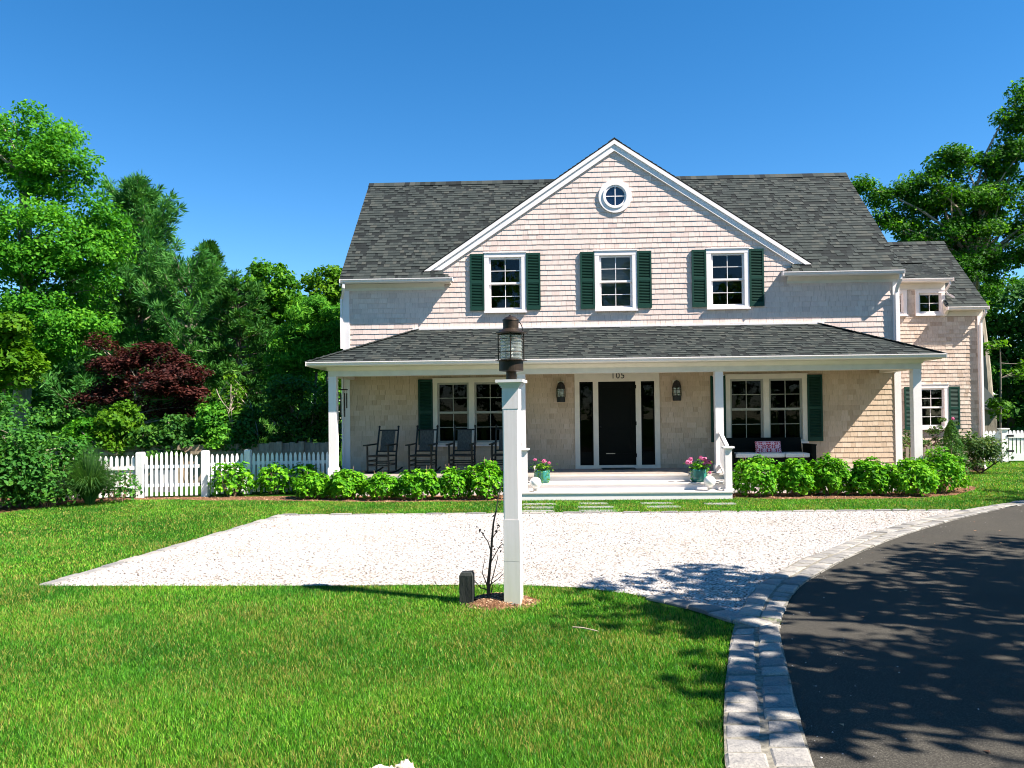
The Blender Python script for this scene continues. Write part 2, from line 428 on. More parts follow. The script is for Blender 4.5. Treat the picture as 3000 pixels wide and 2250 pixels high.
class MB:
    def __init__(s): s.v, s.f, s.r = [], [], []
    def add(s, vs, fs, rnd=.5):
        b = len(s.v); s.v += [tuple(p) for p in vs]
        for f in fs: s.f.append(tuple(b + i for i in f)); s.r.append(rnd)
    def box(s, x0, x1, y0, y1, z0, z1, rnd=.5):
        s.add([(x0, y0, z0), (x1, y0, z0), (x1, y1, z0), (x0, y1, z0), (x0, y0, z1), (x1, y0, z1), (x1, y1, z1), (x0, y1, z1)],
              [(0, 3, 2, 1), (4, 5, 6, 7), (0, 1, 5, 4), (1, 2, 6, 5), (2, 3, 7, 6), (3, 0, 4, 7)], rnd)
    def obox(s, c, ax, ay, az, rnd=.5):
        c, ax, ay, az = Vector(c), Vector(ax), Vector(ay), Vector(az)
        vs = [c + ax * i + ay * j + az * k for k in (-1, 1) for (i, j) in ((-1, -1), (1, -1), (1, 1), (-1, 1))]
        s.add(vs, [(0, 3, 2, 1), (4, 5, 6, 7), (0, 1, 5, 4), (1, 2, 6, 5), (2, 3, 7, 6), (3, 0, 4, 7)], rnd)
    def bar(s, a, b, w_, h_, upv=(0, 0, 1), rnd=.5):
        a, b = Vector(a), Vector(b); d = b - a; L = d.length; d.normalize()
        x = d.cross(Vector(upv))
        if x.length < 1e-4: x = Vector((1, 0, 0))
        x.normalize(); z = x.cross(d)
        s.obox((a + b) / 2, d * L / 2, x * w_ / 2, z * h_ / 2, rnd)
    def tube(s, pts, rad, n=8, rnd=.5, cap=True, phase=0.0):
        pts = [Vector(p) for p in pts]
        if not hasattr(rad, '__len__'): rad = [rad] * len(pts)
        b = len(s.v); prev = None
        for i, p in enumerate(pts):
            d = (pts[min(i + 1, len(pts) - 1)] - pts[max(i - 1, 0)])
            if d.length < 1e-9: d = Vector((0, 0, 1))
            d.normalize()
            if prev is None:
                ref = Vector((0, 1, 0)) if abs(d.y) < .9 else Vector((1, 0, 0))
                x = d.cross(ref).normalized()
            else:
                x = (prev - d * prev.dot(d)).normalized()
            prev = x; y = d.cross(x)
            for k in range(n):
                a = 2 * math.pi * k / n + phase
                s.v.append(tuple(p + (x * math.cos(a) + y * math.sin(a)) * rad[i]))
        for i in range(len(pts) - 1):
            for k in range(n):
                k2 = (k + 1) % n
                s.f.append((b + i * n + k, b + i * n + k2, b + (i + 1) * n + k2, b + (i + 1) * n + k)); s.r.append(rnd)
        if cap:
            s.f.append(tuple(b + k for k in reversed(range(n)))); s.r.append(rnd)
            s.f.append(tuple(b + (len(pts) - 1) * n + k for k in range(n))); s.r.append(rnd)
    def lathe(s, prof, c=(0, 0, 0), n=24, rnd=.5):
        b = len(s.v); c = Vector(c)
        for (r, z) in prof:
            for k in range(n):
                a = 2 * math.pi * k / n
                s.v.append((c.x + r * math.cos(a), c.y + r * math.sin(a), c.z + z))
        for i in range(len(prof) - 1):
            for k in range(n):
                k2 = (k + 1) % n
                s.f.append((b + i * n + k, b + i * n + k2, b + (i + 1) * n + k2, b + (i + 1) * n + k)); s.r.append(rnd)
    def extrude_x(s, prof, x0, x1, rnd=.5):
        n = len(prof)
        vs = [(x0, p[0], p[1]) for p in prof] + [(x1, p[0], p[1]) for p in prof]
        fs = [(i, (i + 1) % n, n + (i + 1) % n, n + i) for i in range(n)] + [tuple(reversed(range(n))), tuple(range(n, 2 * n))]
        s.add(vs, fs, rnd)
    def prism(s, poly, vec, rnd=.5):
        n = len(poly); v = Vector(vec)
        vs = [Vector(p) for p in poly] + [Vector(p) + v for p in poly]
        fs = [(i, (i + 1) % n, n + (i + 1) % n, n + i) for i in range(n)] + [tuple(reversed(range(n))), tuple(range(n, 2 * n))]
        s.add(vs, fs, rnd)
    def build(s, name, mat, parent=None, world=True, smooth=False):
        v = np.array(s.v, dtype=np.float64)
        if parent is not None and world: v = v - np.array(origin_of(parent))
        o = mk_object(name, v, s.f, mat, parent, rnd=s.r, smooth=smooth)
        import bmesh
        bm = bmesh.new(); bm.from_mesh(o.data); bmesh.ops.recalc_face_normals(bm, faces=bm.faces); bm.to_mesh(o.data); bm.free()
        return o

def empty(name, loc, label, cat, group=None, rz=0.0):
    o = bpy.data.objects.new(name, None); COL.objects.link(o)
    o.location = loc; o.rotation_euler = (0, 0, rz); o.empty_display_size = .2
    tag(o, label, cat, group)
    return o
def tag(o, label=None, cat=None, group=None, kind=None):
    if label: o['label'] = label
    if cat: o['category'] = cat
    if group: o['group'] = group
    if kind: o['kind'] = kind
    return o
def copy_tree(o, parent=None):
    c = o.copy(); COL.objects.link(c)
    if parent is not None: c.parent = parent
    for ch in list(o.children): copy_tree(ch, c)
    return c

# ------------------------------------------------------------------ ground layout (metres, house front wall on y = 0)
GRAVEL = [(-4.66, -5.47), (-4.76, -6.5), (-4.98, -8.6), (-5.24, -11.40), (-2.5, -11.42), (-.34, -11.40), (.35, -11.55), (.85, -11.85), (1.25, -12.28), (1.50, -12.62), (1.66, -12.72),
          (1.902, -12.08), (2.181, -11.466), (2.609, -10.75), (3.10, -10.0), (3.5, -9.545), (3.99, -8.897), (4.608, -8.10), (5.413, -7.258), (6.337, -6.284), (7.017, -5.676), (7.35, -5.36), (4.0, -5.40)]
KL_L = [(.80, -16.3), (.88, -15.665), (.987, -15.16), (1.137, -14.53), (1.313, -13.88), (1.40, -13.55), (1.52, -13.15)]
KL_R = [(1.20, -16.3), (1.312, -15.66), (1.417, -15.155), (1.526, -14.664), (1.651, -14.127), (1.796, -13.497), (1.90, -13.10)]
KU_L = [(1.66, -12.72), (1.902, -12.08), (2.181, -11.466), (2.609, -10.75), (3.10, -10.0), (3.5, -9.545), (3.99, -8.897), (4.608, -8.10), (5.413, -7.258), (6.337, -6.284), (7.017, -5.676), (8.085, -4.80), (9.6, -3.65), (12.0, -1.9)]
KU_R = [(1.97, -12.9), (2.30, -12.08), (2.597, -11.472), (3.012, -10.851), (3.587, -10.019), (4.183, -9.256), (4.66, -8.67), (5.14, -8.119), (5.7, -7.52), (6.45, -6.75), (7.25, -5.97), (8.30, -5.0), (9.78, -3.87), (12.2, -2.1)]
DRIVE = [(1.10, -24)] + KL_R + KU_R + [(16, .6), (34, 8), (34, -24)]
BED_R = [(3.95, -1.9), (3.95, -2.9), (4.6, -3.22), (6.2, -3.33), (7.64, -3.25), (8.63, -2.65), (9.55, -1.6), (9.95, -.9), (9.9, -.2), (11.2, 1.9), (12.2, 3.75), (12.9, 4.0), (12.9, 4.3), (8.5, 4.3), (8.5, -1.9)]
BED_L = [(-.5, -1.9), (-.5, -3.2), (-1.6, -3.3), (-3.5, -3.32), (-5.2, -2.95), (-6.2, -2.75), (-7.2, -2.75), (-8.0, -2.45), (-9.1, -2.5), (-9.9, -3.2), (-10.3, -4.3), (-10.6, -5.6), (-12, -6.2), (-14, -6), (-14, -1.9)]

def inpoly(x, y, poly):
    x = np.asarray(x); y = np.asarray(y); ins = np.zeros(x.shape, bool)
    n = len(poly); j = n - 1
    for i in range(n):
        xi, yi = poly[i]; xj, yj = poly[j]
        c = ((yi > y) != (yj > y)) & (x < (xj - xi) * (y - yi) / (yj - yi + 1e-12) + xi)
        ins ^= c; j = i
    return ins

def flat(name, poly, z, mat, kind='structure'):
    me = bpy.data.meshes.new(name)
    import bmesh
    bm = bmesh.new()
    f = bm.faces.new([bm.verts.new((p[0], p[1], z)) for p in poly])
    bmesh.ops.triangulate(bm, faces=[f]); bmesh.ops.recalc_face_normals(bm, faces=bm.faces)
    for f in bm.faces:
        if f.normal.z < 0: f.normal_flip()
    bm.to_mesh(me); bm.free(); me.materials.append(mat)
    o = bpy.data.objects.new(name, me); COL.objects.link(o)
    o['kind'] = kind
    return o

flat('ground', [(-400, -300), (400, -300), (400, 500), (-400, 500)], 0.0, M['lawn'])
flat('gravel_area', GRAVEL, .008, M['gravel'])
flat('driveway', DRIVE, .010, M['asphalt'])
flat('mulch_bed', BED_R, .006, M['mulch'])
flat('mulch_bed', BED_L, .006, M['mulch'])
flat('kerb_base', KL_L + KU_L + KU_R[::-1] + KL_R[::-1], .024, M['joint'])

# kerbs: granite setts
def polyline(pts, step=.02):
    out = []
    for (a, b) in zip(pts[:-1], pts[1:]):
        a, b = Vector((*a, 0)), Vector((*b, 0)); n = max(1, int((b - a).length / step))
        for i in range(n): out.append(a.lerp(b, i / n))
    out.append(Vector((*pts[-1], 0))); return out
def setts(mb, Lp, Rp, t0, t1, length, z=.034, gap=.008, nmax=999):
    """blocks between two edge polylines, at fractions t0..t1 across"""
    def samp(pts, n):
        p = [Vector((*q, 0)) for q in pts]
        seg = [(b - a).length for a, b in zip(p[:-1], p[1:])]; tot = sum(seg); out = []
        for i in range(n + 1):
            d = tot * i / n; k = 0
            while k < len(seg) - 1 and d > seg[k]: d -= seg[k]; k += 1
            out.append(p[k].lerp(p[k + 1], min(1, d / seg[k])))
        return out, tot
    _, tot = samp(Lp, 4)
    N = 400
    A, _ = samp(Lp, N); B, _ = samp(Rp, N)
    cur = 0.0
    while cur < N - 2:
        ln = length * random.uniform(.82, 1.2)
        nx = min(N, cur + ln / tot * N)
        def P(i, t):
            i0 = int(i); fr = i - i0; i1 = min(N, i0 + 1)
            a = A[i0].lerp(A[i1], fr); b = B[i0].lerp(B[i1], fr); return a.lerp(b, t)
        g = gap / tot * N * random.uniform(.5, 1.3)
        j = lambda s: Vector((random.uniform(-s, s), random.uniform(-s, s), 0))
        tA, tB = t0 + random.uniform(0, .025), t1 - random.uniform(0, .025)
        q = [P(cur + g, tA) + j(.009), P(cur + g, tB) + j(.009), P(nx - g, tB) + j(.009), P(nx - g, tA) + j(.009)]
        c = sum(q, Vector()) / 4
        zz = z + random.uniform(-.008, .008); bev = .014
        vs = [Vector((p.x, p.y, -.02)) for p in q] + [Vector((p.x, p.y, zz - bev)) for p in q]
        for p in q:
            d = (c - p); d.normalize(); vs.append(Vector((p.x, p.y, zz - random.uniform(0, .006))) + d * bev * 1.3)
        m_ = len(vs)
        vs.append(Vector((c.x, c.y, zz + .004)))
        fs = []
        for k in range(4):
            k2 = (k + 1) % 4
            fs += [(k, k2, 4 + k2, 4 + k), (4 + k, 4 + k2, 8 + k2, 8 + k), (8 + k, 8 + k2, m_)]
        mb.add(vs, fs, random.random())
        cur = nx
kb = MB(); setts(kb, KL_L, KL_R, 0, .49, .19); setts(kb, KL_L, KL_R, .53, 1, .20)
kb.build('kerb', M['granite'])['kind'] = 'structure'
kb = MB(); setts(kb, KU_L, KU_R, 0, .49, .20); setts(kb, KU_L, KU_R, .52, 1, .20)
kb.build('kerb', M['granite'])['kind'] = 'structure'
kb = MB()
setts(kb, [(.95, -12.05), (1.28, -12.42), (1.50, -12.80), (1.64, -13.06), (1.74, -13.22)], [(1.10, -11.95), (1.48, -12.36), (1.70, -12.72), (1.82, -12.96), (1.91, -13.11)], 0, 1, .26, z=.038)
kb.build('kerb', M['granite'])['kind'] = 'structure'
kb = MB()
setts(kb, [(-4.66, -5.47), (-4.98, -8.6), (-5.24, -11.37)], [(-4.80, -5.42), (-5.12, -8.6), (-5.38, -11.37)], 0, 1, .36, z=.022)
setts(kb, [(-4.75, -5.47), (4.0, -5.40), (7.35, -5.34)], [(-4.75, -5.36), (4.0, -5.29), (7.40, -5.23)], 0, 1, .34, z=.028)
kb.build('gravel_border', M['granite'])['kind'] = 'structure'

# ------------------------------------------------------------------ grass
CLEAR = [(-.42, -12.18, .26)]
def grass_blades():
    zones = []      # (x0,x1,y0,y1,density,width,height)
    zones.append((-5.6, 2.2, -16.4, -14.2, 13500, .0024, .034))
    zones.append((-6.8, 2.0, -14.2, -12.6, 9000, .0030, .035))
    zones.append((-9.0, 1.6, -12.6, -11.2, 6000, .0038, .036))
    zones.append((-8.2, -4.7, -11.2, -8.0, 2600, .006, .036))
    zones.append((-10.5, -4.6, -8.0, -2.3, 1500, .008, .034))
    zones.append((-4.8, 12.5, -5.5, -2.3, 1800, .008, .034))
    zones.append((8.0, 20.0, -2.4, 9.0, 700, .012, .040))
    zones.append((-11.5, -8.0, -10.0, -8.0, 1500, .008, .035))
    P = []
    for (x0, x1, y0, y1, d, wd, ht) in zones:
        n = int((x1 - x0) * (y1 - y0) * d)
        x = rng.uniform(x0, x1, n); y = rng.uniform(y0, y1, n)
        dep = y + 19.67
        keep = (np.abs(x) < dep * .66 + 2.6)
        keep &= ~inpoly(x, y, GRAVEL) & ~inpoly(x, y, DRIVE) & ~inpoly(x, y, BED_R) & ~inpoly(x, y, BED_L)
        keep &= ~inpoly(x, y, KL_L + KL_R[::-1]) & ~inpoly(x, y, KU_L + KU_R[::-1])
        keep &= ~((x < -4.6) & (x > -4.81 - (-5.47 - y) * .100) & (y > -11.38) & (y < -5.35) )
        keep &= ~((y > -5.48) & (y < -5.25) & (x > -4.9) & (x < 7.3))
        keep &= ~((x > -5.0) & (x < 8.6) & (y > -2.0)) & ~((x > -.55) & (x < 3.95) & (y > -3.2))
        keep &= ~inpoly(x, y, [(.90, -12.1), (1.1, -11.9), (2.0, -13.1), (1.8, -13.35)])
        for (cx, cy, r) in CLEAR:
            keep &= ((x - cx) ** 2 / 1.6 + (y - cy) ** 2) > r * r * rng.uniform(.7, 1.15, n)
        for (a, b, c, d_) in STONES:
            keep &= ~((x > a + .05) & (x < b - .05) & (y > c + .06) & (y < d_ - .06)) | (rng.random(n) < .35)
        x, y = x[keep], y[keep]
        P.append(np.stack([x, y, np.full(len(x), wd), np.full(len(x), ht)], 1))
    P = np.concatenate(P); n = len(P)
    x, y, wd, ht = P.T
    # clumpy height
    hx = .72 + .45 * (np.sin(x * 3.1 + np.sin(y * 2.3) * 1.5) * np.sin(y * 2.7 + np.sin(x * 1.9)) * .5 + .5)
    h = ht * hx * rng.uniform(.55, 1.25, n)
    az = rng.uniform(0, 2 * np.pi, n); lean = rng.uniform(.1, 1.05, n) * h
    lx, ly = np.cos(az) * lean, np.sin(az) * lean
    fa = rng.uniform(0, np.pi, n); wx, wy = np.cos(fa) * wd * .5, np.sin(fa) * wd * .5
    V = np.zeros((n, 5, 3), np.float32)
    V[:, 0] = np.stack([x - wx, y - wy, np.zeros(n)], 1); V[:, 1] = np.stack([x + wx, y + wy, np.zeros(n)], 1)
    mx, my, mz = x + lx * .35, y + ly * .35, h * .6
    V[:, 2] = np.stack([mx - wx * .8, my - wy * .8, mz], 1); V[:, 3] = np.stack([mx + wx * .8, my + wy * .8, mz], 1)
    V[:, 4] = np.stack([x + lx, y + ly, h * .97], 1)
    b = np.arange(n, dtype=np.int32)[:, None] * 5
    F = np.concatenate([b + np.array([[0, 1, 3]]), b + np.array([[0, 3, 2]]), b + np.array([[2, 3, 4]])], 1).reshape(-1, 3)
    r = np.repeat(rng.random(n), 3); d = np.repeat(rng.random(n), 3)
    o = mk_object('grass', V.reshape(-1, 3), F, M['grass'], rnd=r, extra={'dry': d}, smooth=True)
    tag(o, 'mown green lawn grass with yellowed patches around the gravel', 'grass', kind='stuff')

STONES = []
for cx, rows in ((-.10, (-3.85, -4.45, -5.0)), (.98, (-3.8, -4.42, -5.02)), (2.25, (-3.85, -4.45)), (3.4, (-4.0,))):
    for ry in rows:
        STONES.append((cx - random.uniform(.27, .34), cx + random.uniform(.27, .34), ry - .14, ry + .14))
names_col = ['left', 'middle', 'right']
lab = ['flat grey stepping stone nearest the steps, in the path column beside the lamp post', 'flat grey stepping stone midway, in the path column beside the lamp post', 'flat grey stepping stone nearest the gravel, in the path column beside the lamp post',
       'flat grey stepping stone nearest the steps, in line with the front door left half', 'flat grey stepping stone midway, in line with the front door left half', 'flat grey stepping stone nearest the gravel, in line with the front door left half',
       'flat grey stepping stone nearest the steps, in line with the right door sidelight', 'flat grey stepping stone midway, in line with the right door sidelight', 'lone flat stepping stone half grown over before the right pot']
for (a, b, c, d), L in zip(STONES, lab):
    mb = MB(); poly = []
    for (px, py) in ((a, c), ((a + b) / 2, c - .02), (b, c), (b + .01, (c + d) / 2), (b, d), ((a + b) / 2, d + .01), (a, d), (a - .01, (c + d) / 2)):
        poly.append((px + random.uniform(-.02, .02), py + random.uniform(-.02, .02), -.02))
    mb.prism(poly, (0, 0, .030))
    tag(mb.build('stepping_stone', M['stone']), L, 'stepping stone', 'stepping stones across the grass strip')
grass_blades()

# gravel chips (stuff)
def chips(name, n, polyfun, bbox, size, mat, label, cat, z0=.008, flat_=.55):
    x = rng.uniform(bbox[0], bbox[1], n); y = rng.uniform(bbox[2], bbox[3], n)
    k = polyfun(x, y); x, y = x[k], y[k]; n = len(x)
    base = np.array([[1, 0, 0], [-.5, .8, 0], [-.5, -.8, 0], [.1, .1, .75]], np.float32)
    s = size * rng.uniform(.5, 1.4, n)[:, None, None]
    a = rng.uniform(0, 2 * np.pi, n); c, sn = np.cos(a), np.sin(a)
    st = rng.uniform(.6, 1.5, n)
    V = np.zeros((n, 4, 3), np.float32)
    bx = base[None, :, 0] * st[:, None]; by = base[None, :, 1]
    V[:, :, 0] = bx * c[:, None] - by * sn[:, None]; V[:, :, 1] = bx * sn[:, None] + by * c[:, None]; V[:, :, 2] = base[None, :, 2] * flat_ * 1.4
    V += rng.normal(0, .12, V.shape)
    V *= s
    V[:, :, 0] += x[:, None]; V[:, :, 1] += y[:, None]; V[:, :, 2] += (z0(x, y)[:, None] if callable(z0) else z0)
    b = np.arange(n)[:, None] * 4
    F = np.concatenate([b + np.array([[0, 1, 3]]), b + np.array([[1, 2, 3]]), b + np.array([[2, 0, 3]])], 1).reshape(-1, 3)
    o = mk_object(name, V.reshape(-1, 3), F, mat, rnd=np.repeat(rng.random(n), 3))
    return tag(o, label, cat, kind='stuff')
chips('gravel', 90000, lambda x, y: inpoly(x, y, GRAVEL), (-5.5, 7.4, -12.8, -5.3), .014, M['chip'], 'loose white crushed shell gravel covering the parking court', 'gravel')

chips('grit', 4200, lambda x, y: inpoly(x, y, DRIVE) & (rng.random(len(x)) < np.exp(-np.abs(x - np.interp(y, [q[1] for q in KL_R + KU_R], [q[0] for q in KL_R + KU_R])) * 3.5)), (1.1, 9, -16.5, -4), .006, M['chip'], 'loose pale grit lying along the edge of the asphalt drive', 'grit', z0=.010)
chips('leaf_litter', 700, lambda x, y: (inpoly(x, y, DRIVE) | inpoly(x, y, GRAVEL)) & (rng.random(len(x)) < .35), (-5, 9, -16.5, -5), .016, M['mulchchip'], 'scattered dead leaf bits on the drive and gravel', 'leaf litter', z0=.02, flat_=.2)

# ------------------------------------------------------------------ house
GX = 1.84
house = empty('house', (GX, 0, 0), 'two storey cedar shingled house with white trim, grey roof, green shutters and front porch', 'house')

def wall_cells(mb, x0, x1, z0, z1, holes, y=0.0):
    xs = sorted({x0, x1, *[h[0] for h in holes], *[h[1] for h in holes]}); zs = sorted({z0, z1, *[h[2] for h in holes], *[h[3] for h in holes]})
    xs = [x for x in xs if x0 <= x <= x1]; zs = [z for z in zs if z0 <= z <= z1]
    for a, b in zip(xs[:-1], xs[1:]):
        for c, d in zip(zs[:-1], zs[1:]):
            mx, mz = (a + b) / 2, (c + d) / 2
            if any(h[0] < mx < h[1] and h[2] < mz < h[3] for h in holes): continue
            mb.add([(a, y, c), (b, y, c), (b, y, d), (a, y, d)], [(0, 1, 2, 3)])

def course(mb, O, U, V, N, v0, expo, intervals, holes, wr, th, jit, thvar=0, gap=.004, lap=1.28, bimodal=False, vmax=1e9):
    O, U, V, N = Vector(O), Vector(U), Vector(V), Vector(N)
    for (ua, ub) in intervals:
        if ub - ua < .02: continue
        u = ua - random.uniform(0, wr[0]) if False else ua
        first = True
        while u < ub - 1e-4:
            wd = random.uniform(*wr) * (random.uniform(.3, 1) if first else 1); first = False
            u1 = min(ub, u + wd)
            if ub - u1 < .03: u1 = ub
            rnd = random.random()
            t = th + (random.uniform(-thvar, thvar) if not bimodal else (thvar if rnd > .3 else 0))
            vb, vt = v0 + random.uniform(-jit, jit), min(vmax, v0 + expo * lap)
            if vt - vb < .01: u = u1; continue
            segs = [(u, u1, vb, vt)]
            for (h0, h1, g0, g1) in holes:
                new = []
                for (a, b, c, d) in segs:
                    if b <= h0 or a >= h1 or d <= g0 or c >= g1: new.append((a, b, c, d)); continue
                    if a < h0: new.append((a, h0, c, d))
                    if b > h1: new.append((h1, b, c, d))
                    a2, b2 = max(a, h0), min(b, h1)
                    if c < g0: new.append((a2, b2, c, g0))
                    if d > g1: new.append((a2, b2, g1, d))
                segs = new
            for (a, b, c, d) in segs:
                if b - a < .006 or d - c < .004: continue
                off = lambda v: max(.0012, t * (1 - (v - vb) / (vt - vb) * .92))
                ga, gb = a + gap / 2, b - gap / 2
                P = lambda uu, vv, n: O + U * uu + V * vv + N * n
                vs = [P(ga, c, off(c)), P(gb, c, off(c)), P(gb, d, off(d)), P(ga, d, off(d)), P(ga, c, 0), P(gb, c, 0), P(ga, d, 0), P(gb, d, 0)]
                mb.add(vs, [(0, 1, 2, 3), (4, 5, 1, 0), (4, 0, 3, 6), (5, 7, 2, 1)], rnd)
            u = u1

# openings (x0,x1,z0,z1) = casing outer rectangles
UPW = [(-1.407, -.371), (1.322, 2.358), (4.052, 5.088)]
UZ = (4.315, 5.818)
LWIN = [(-2.715, -.795), (4.472, 6.432)]
LZ = (1.027, 2.72)
DOOR = (.79, 2.866, .44, 2.86)
holes = [(a + .05, b - .05, UZ[0] + .05, UZ[1] - .05) for a, b in UPW] + [(a + .05, b - .05, LZ[0] + .05, LZ[1] - .05) for a, b in LWIN] + [(DOOR[0] + .04, DOOR[1] - .04, .40, DOOR[3] - .04)]
X0, X1 = -4.92, 8.66
GA, GS = 8.57, .668           # gable apex height and slope
# backing walls
mb = MB()
wall_cells(mb, X0, X1, 0, 5.2, holes)
mb.add([(GX - 4.9, 0, 5.2), (GX + 4.9, 0, 5.2), (GX, 0, GA - .08)], [(0, 1, 2)])
# upper part of windows that reach above 5.2 is opened by splitting the gable field
mb.f.pop(); mb.r.pop(); mb.v = mb.v[:-3]
zt = 5.9
wall_cells(mb, GX - (GA - .1 - zt) / GS, GX + (GA - .1 - zt) / GS, 5.2, zt, holes)
mb.add([(GX - (GA - .1 - zt) / GS, 0, zt), (GX + (GA - .1 - zt) / GS, 0, zt), (GX, 0, GA - .1)], [(0, 1, 2)])
for sx in (-1, 1):
    mb.add([(GX + sx * (GA - .1 - zt) / GS, 0, 5.2), (GX + sx * (GA - .1 - 5.2) / GS, 0, 5.2), (GX + sx * (GA - .1 - zt) / GS, 0, zt)], [(0, 1, 2)])
# side and rear walls
for x in (X0, X1):
    mb.add([(x, 0, 0), (x, 6.5, 0), (x, 6.5, 5.2), (x, 3.25, 8.4), (x, 0, 5.2)], [(0, 1, 2, 3, 4)])
mb.add([(X0, 6.5, 0), (X1, 6.5, 0), (X1, 6.5, 5.2), (X0, 6.5, 5.2)], [(0, 1, 2, 3)])
mb.build('wall', M['gap'], house)
# shingle courses on the front
EX = .127
mb = MB()
v = .41
k = 0
while v < GA - .3:
    if v < 5.05: iv = [(X0 + .12, X1 - .12)]
    else:
        hw = (GA - .10 - (v + .06)) / GS
        iv = [(max(X0 + .12, GX - hw), min(X1 - .12, GX + hw))]
    course(mb, (0, 0, 0), (1, 0, 0), (0, 0, 1), (0, -1, 0), v, EX, iv, holes, (.09, .23), .0155, .003, .002)
    v += EX
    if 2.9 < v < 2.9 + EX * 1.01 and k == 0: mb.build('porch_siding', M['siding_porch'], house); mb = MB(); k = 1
for x, sgn in ((X0, -1), (X1, 1)):
    v = .1
    while v < 8.3:
        ya, yb = (.02, 6.48) if v < 5.1 else (.02 + (v - 5.1) / .98, 6.48 - (v - 5.1) / .98)
        if yb - ya > .2: course(mb, (x, 0, 0), (0, 1, 0), (0, 0, 1), (sgn, 0, 0), v, EX, [(ya, yb)], [], (.12, .3), .015, .003)
        v += EX
mb.build('shingle_siding', M['siding'], house)

# corner boards, frieze boards, soffits
mb = MB()
for xa, xb in ((X0 - .03, X0 + .13), (X1 - .13, X1 + .03)):
    mb = MB(); mb.box(xa, xb, -.032, .10, .42, 4.93); mb.build('corner_board', M['white'], house)
for (xa, xb) in ((X0 - .06, -2.40), (6.00, X1 + .06)):
    mb = MB()
    mb.box(xa, xb, -.035, .02, 4.92, 5.055)
    mb.box(xa, xb + (0 if xa > 0 else .17), -.215, .02, 5.056, 5.075)       # soffit
    mb.box(xa - (0 if xa < 0 else .17), xb, -.225, -.195, 5.0755, 5.155)
    mb.prism([(xa, -.036, 5.055), (xa, -.15, 5.055), (xa, -.036, 4.98)], (xb - xa, 0, 0))   # cove moulding
    mb.build('eave_frieze', M['cream'], house)

GUT = [(0, 0), (-.125, 0), (-.125, -.018), (-.105, -.04), (-.098, -.07), (-.06, -.095), (0, -.095)]
def gutter(x0, x1, y, z):
    mb = MB(); pr = [(y + p[0], z + p[1]) for p in GUT]
    mb.extrude_x(pr, x0, x1)
    mb.box(x0 + .01, x1 - .01, y - .112, y - .01, z - .004, z + .002)
    mb.box(x0 - .012, x0, y - .13, y + .005, z - .09, z + .008); mb.box(x1, x1 + .012, y - .13, y + .005, z - .09, z + .008)
    return mb.build('gutter', M['white'], house)
gutter(X0 - .02, -2.17, -.226, 5.16)
gutter(5.82, X1 + .02, -.226, 5.155)
gutter(-5.27, 8.75, -1.975, 3.01)

# main roof: slope from eave to ridge
RS = .962
EY, EZ, RY = -.25, 5.17, 3.28
RZ = EZ + RS * (RY - EY)
def roof_plane(mb, a, b, c, d, th=.1):
    """slab under four points"""
    n = (Vector(b) - Vector(a)).cross(Vector(d) - Vector(a)).normalized()
    if n.z < 0: n = -n
    mb.prism([Vector(p) - n * .012 for p in (a, b, c, d)], -n * th)
L = math.hypot(1, RS)
Vm = Vector((0, 1 / L, RS / L)); Nm = Vector((0, -RS / L, 1 / L))
slope_len = (RY - EY) * L
def xvalley(z):      # left valley x as function of height (gable side)
    if z < EZ + RS * (0 - EY): return -2.20 - (z - EZ) * 1.6
    return GX - (GA - z) / GS
mb = MB()
E1 = .128
v = 0.0; RW = .06; VM = slope_len
while v < slope_len - .02:
    y = EY + v / L; z = EZ + RS * (y - EY)
    xl = xvalley(z + .05)
    xl = min(xl, GX)
    dx = GX - xl
    ivs = [(X0 - RW, xl), (GX + dx, X1 + RW)]
    course(mb, (0, EY, EZ), (1, 0, 0), Vm, Nm, v, E1, ivs, [], (.06, .19), .008, .001, .010, gap=.001, vmax=VM, lap=1.25, bimodal=True)
    v += E1
# return ends beside the gable feet
for sx in (-1, 1):
    A = (GX + sx * 4.04, EY, EZ); B = (GX + sx * 4.46, 0, EZ + RS * .25); C = (GX + sx * 4.00, -.0, EZ + .03); 
    mb.add([A, B, C], [(0, 1, 2)], .4)
# ridge caps
x = X0 - RW
while x < X1 + RW:
    x2 = min(X1 + RW, x + .15)
    if abs((x + x2) / 2 - GX) > .1:
        r_ = random.random()
        mb.obox(((x + x2) / 2, RY - .07, RZ - .05), ((x2 - x) / 2, 0, 0), (0, .10 / L, .10 * RS / L), (0, -.012 * RS, .012), r_)
        mb.obox(((x + x2) / 2, RY + .07, RZ - .05), ((x2 - x) / 2, 0, 0), (0, .10 / L, -.10 * RS / L), (0, .012 * RS, .012), r_)
    x = x2
mroof = mb.build('roof', M['roof'], house)
mb = MB()      # structural slabs below the shingles (only the rear slope shows its own surface)
for sx, xa, xb in ((-1, X0 - RW, -2.66), (1, 6.34, X1 + RW)):
    mb.prism([(xa, EY + .02, EZ - .03), (xb, EY + .02, EZ - .03), (xb, RY, RZ - .03), (xa, RY, RZ - .03)], (0, 0, -.08))
mb.prism([(-2.66, .35, EZ - .03 + RS * (.35 - EY)), (6.34, .35, EZ - .03 + RS * (.35 - EY)), (6.34, RY, RZ - .03), (-2.66, RY, RZ - .03)], (0, 0, -.05))
mb.prism([(X0 - RW, RY, RZ - .01), (X1 + RW, RY, RZ - .01), (X1 + RW, 6.95, RZ - .01 - RS * (6.95 - RY)), (X0 - RW, 6.95, RZ - .01 - RS * (6.95 - RY))], (0, 0, -.08), .5)
# the slab must stay below the gable field
mb.build('roof_deck', M['roof'], house)
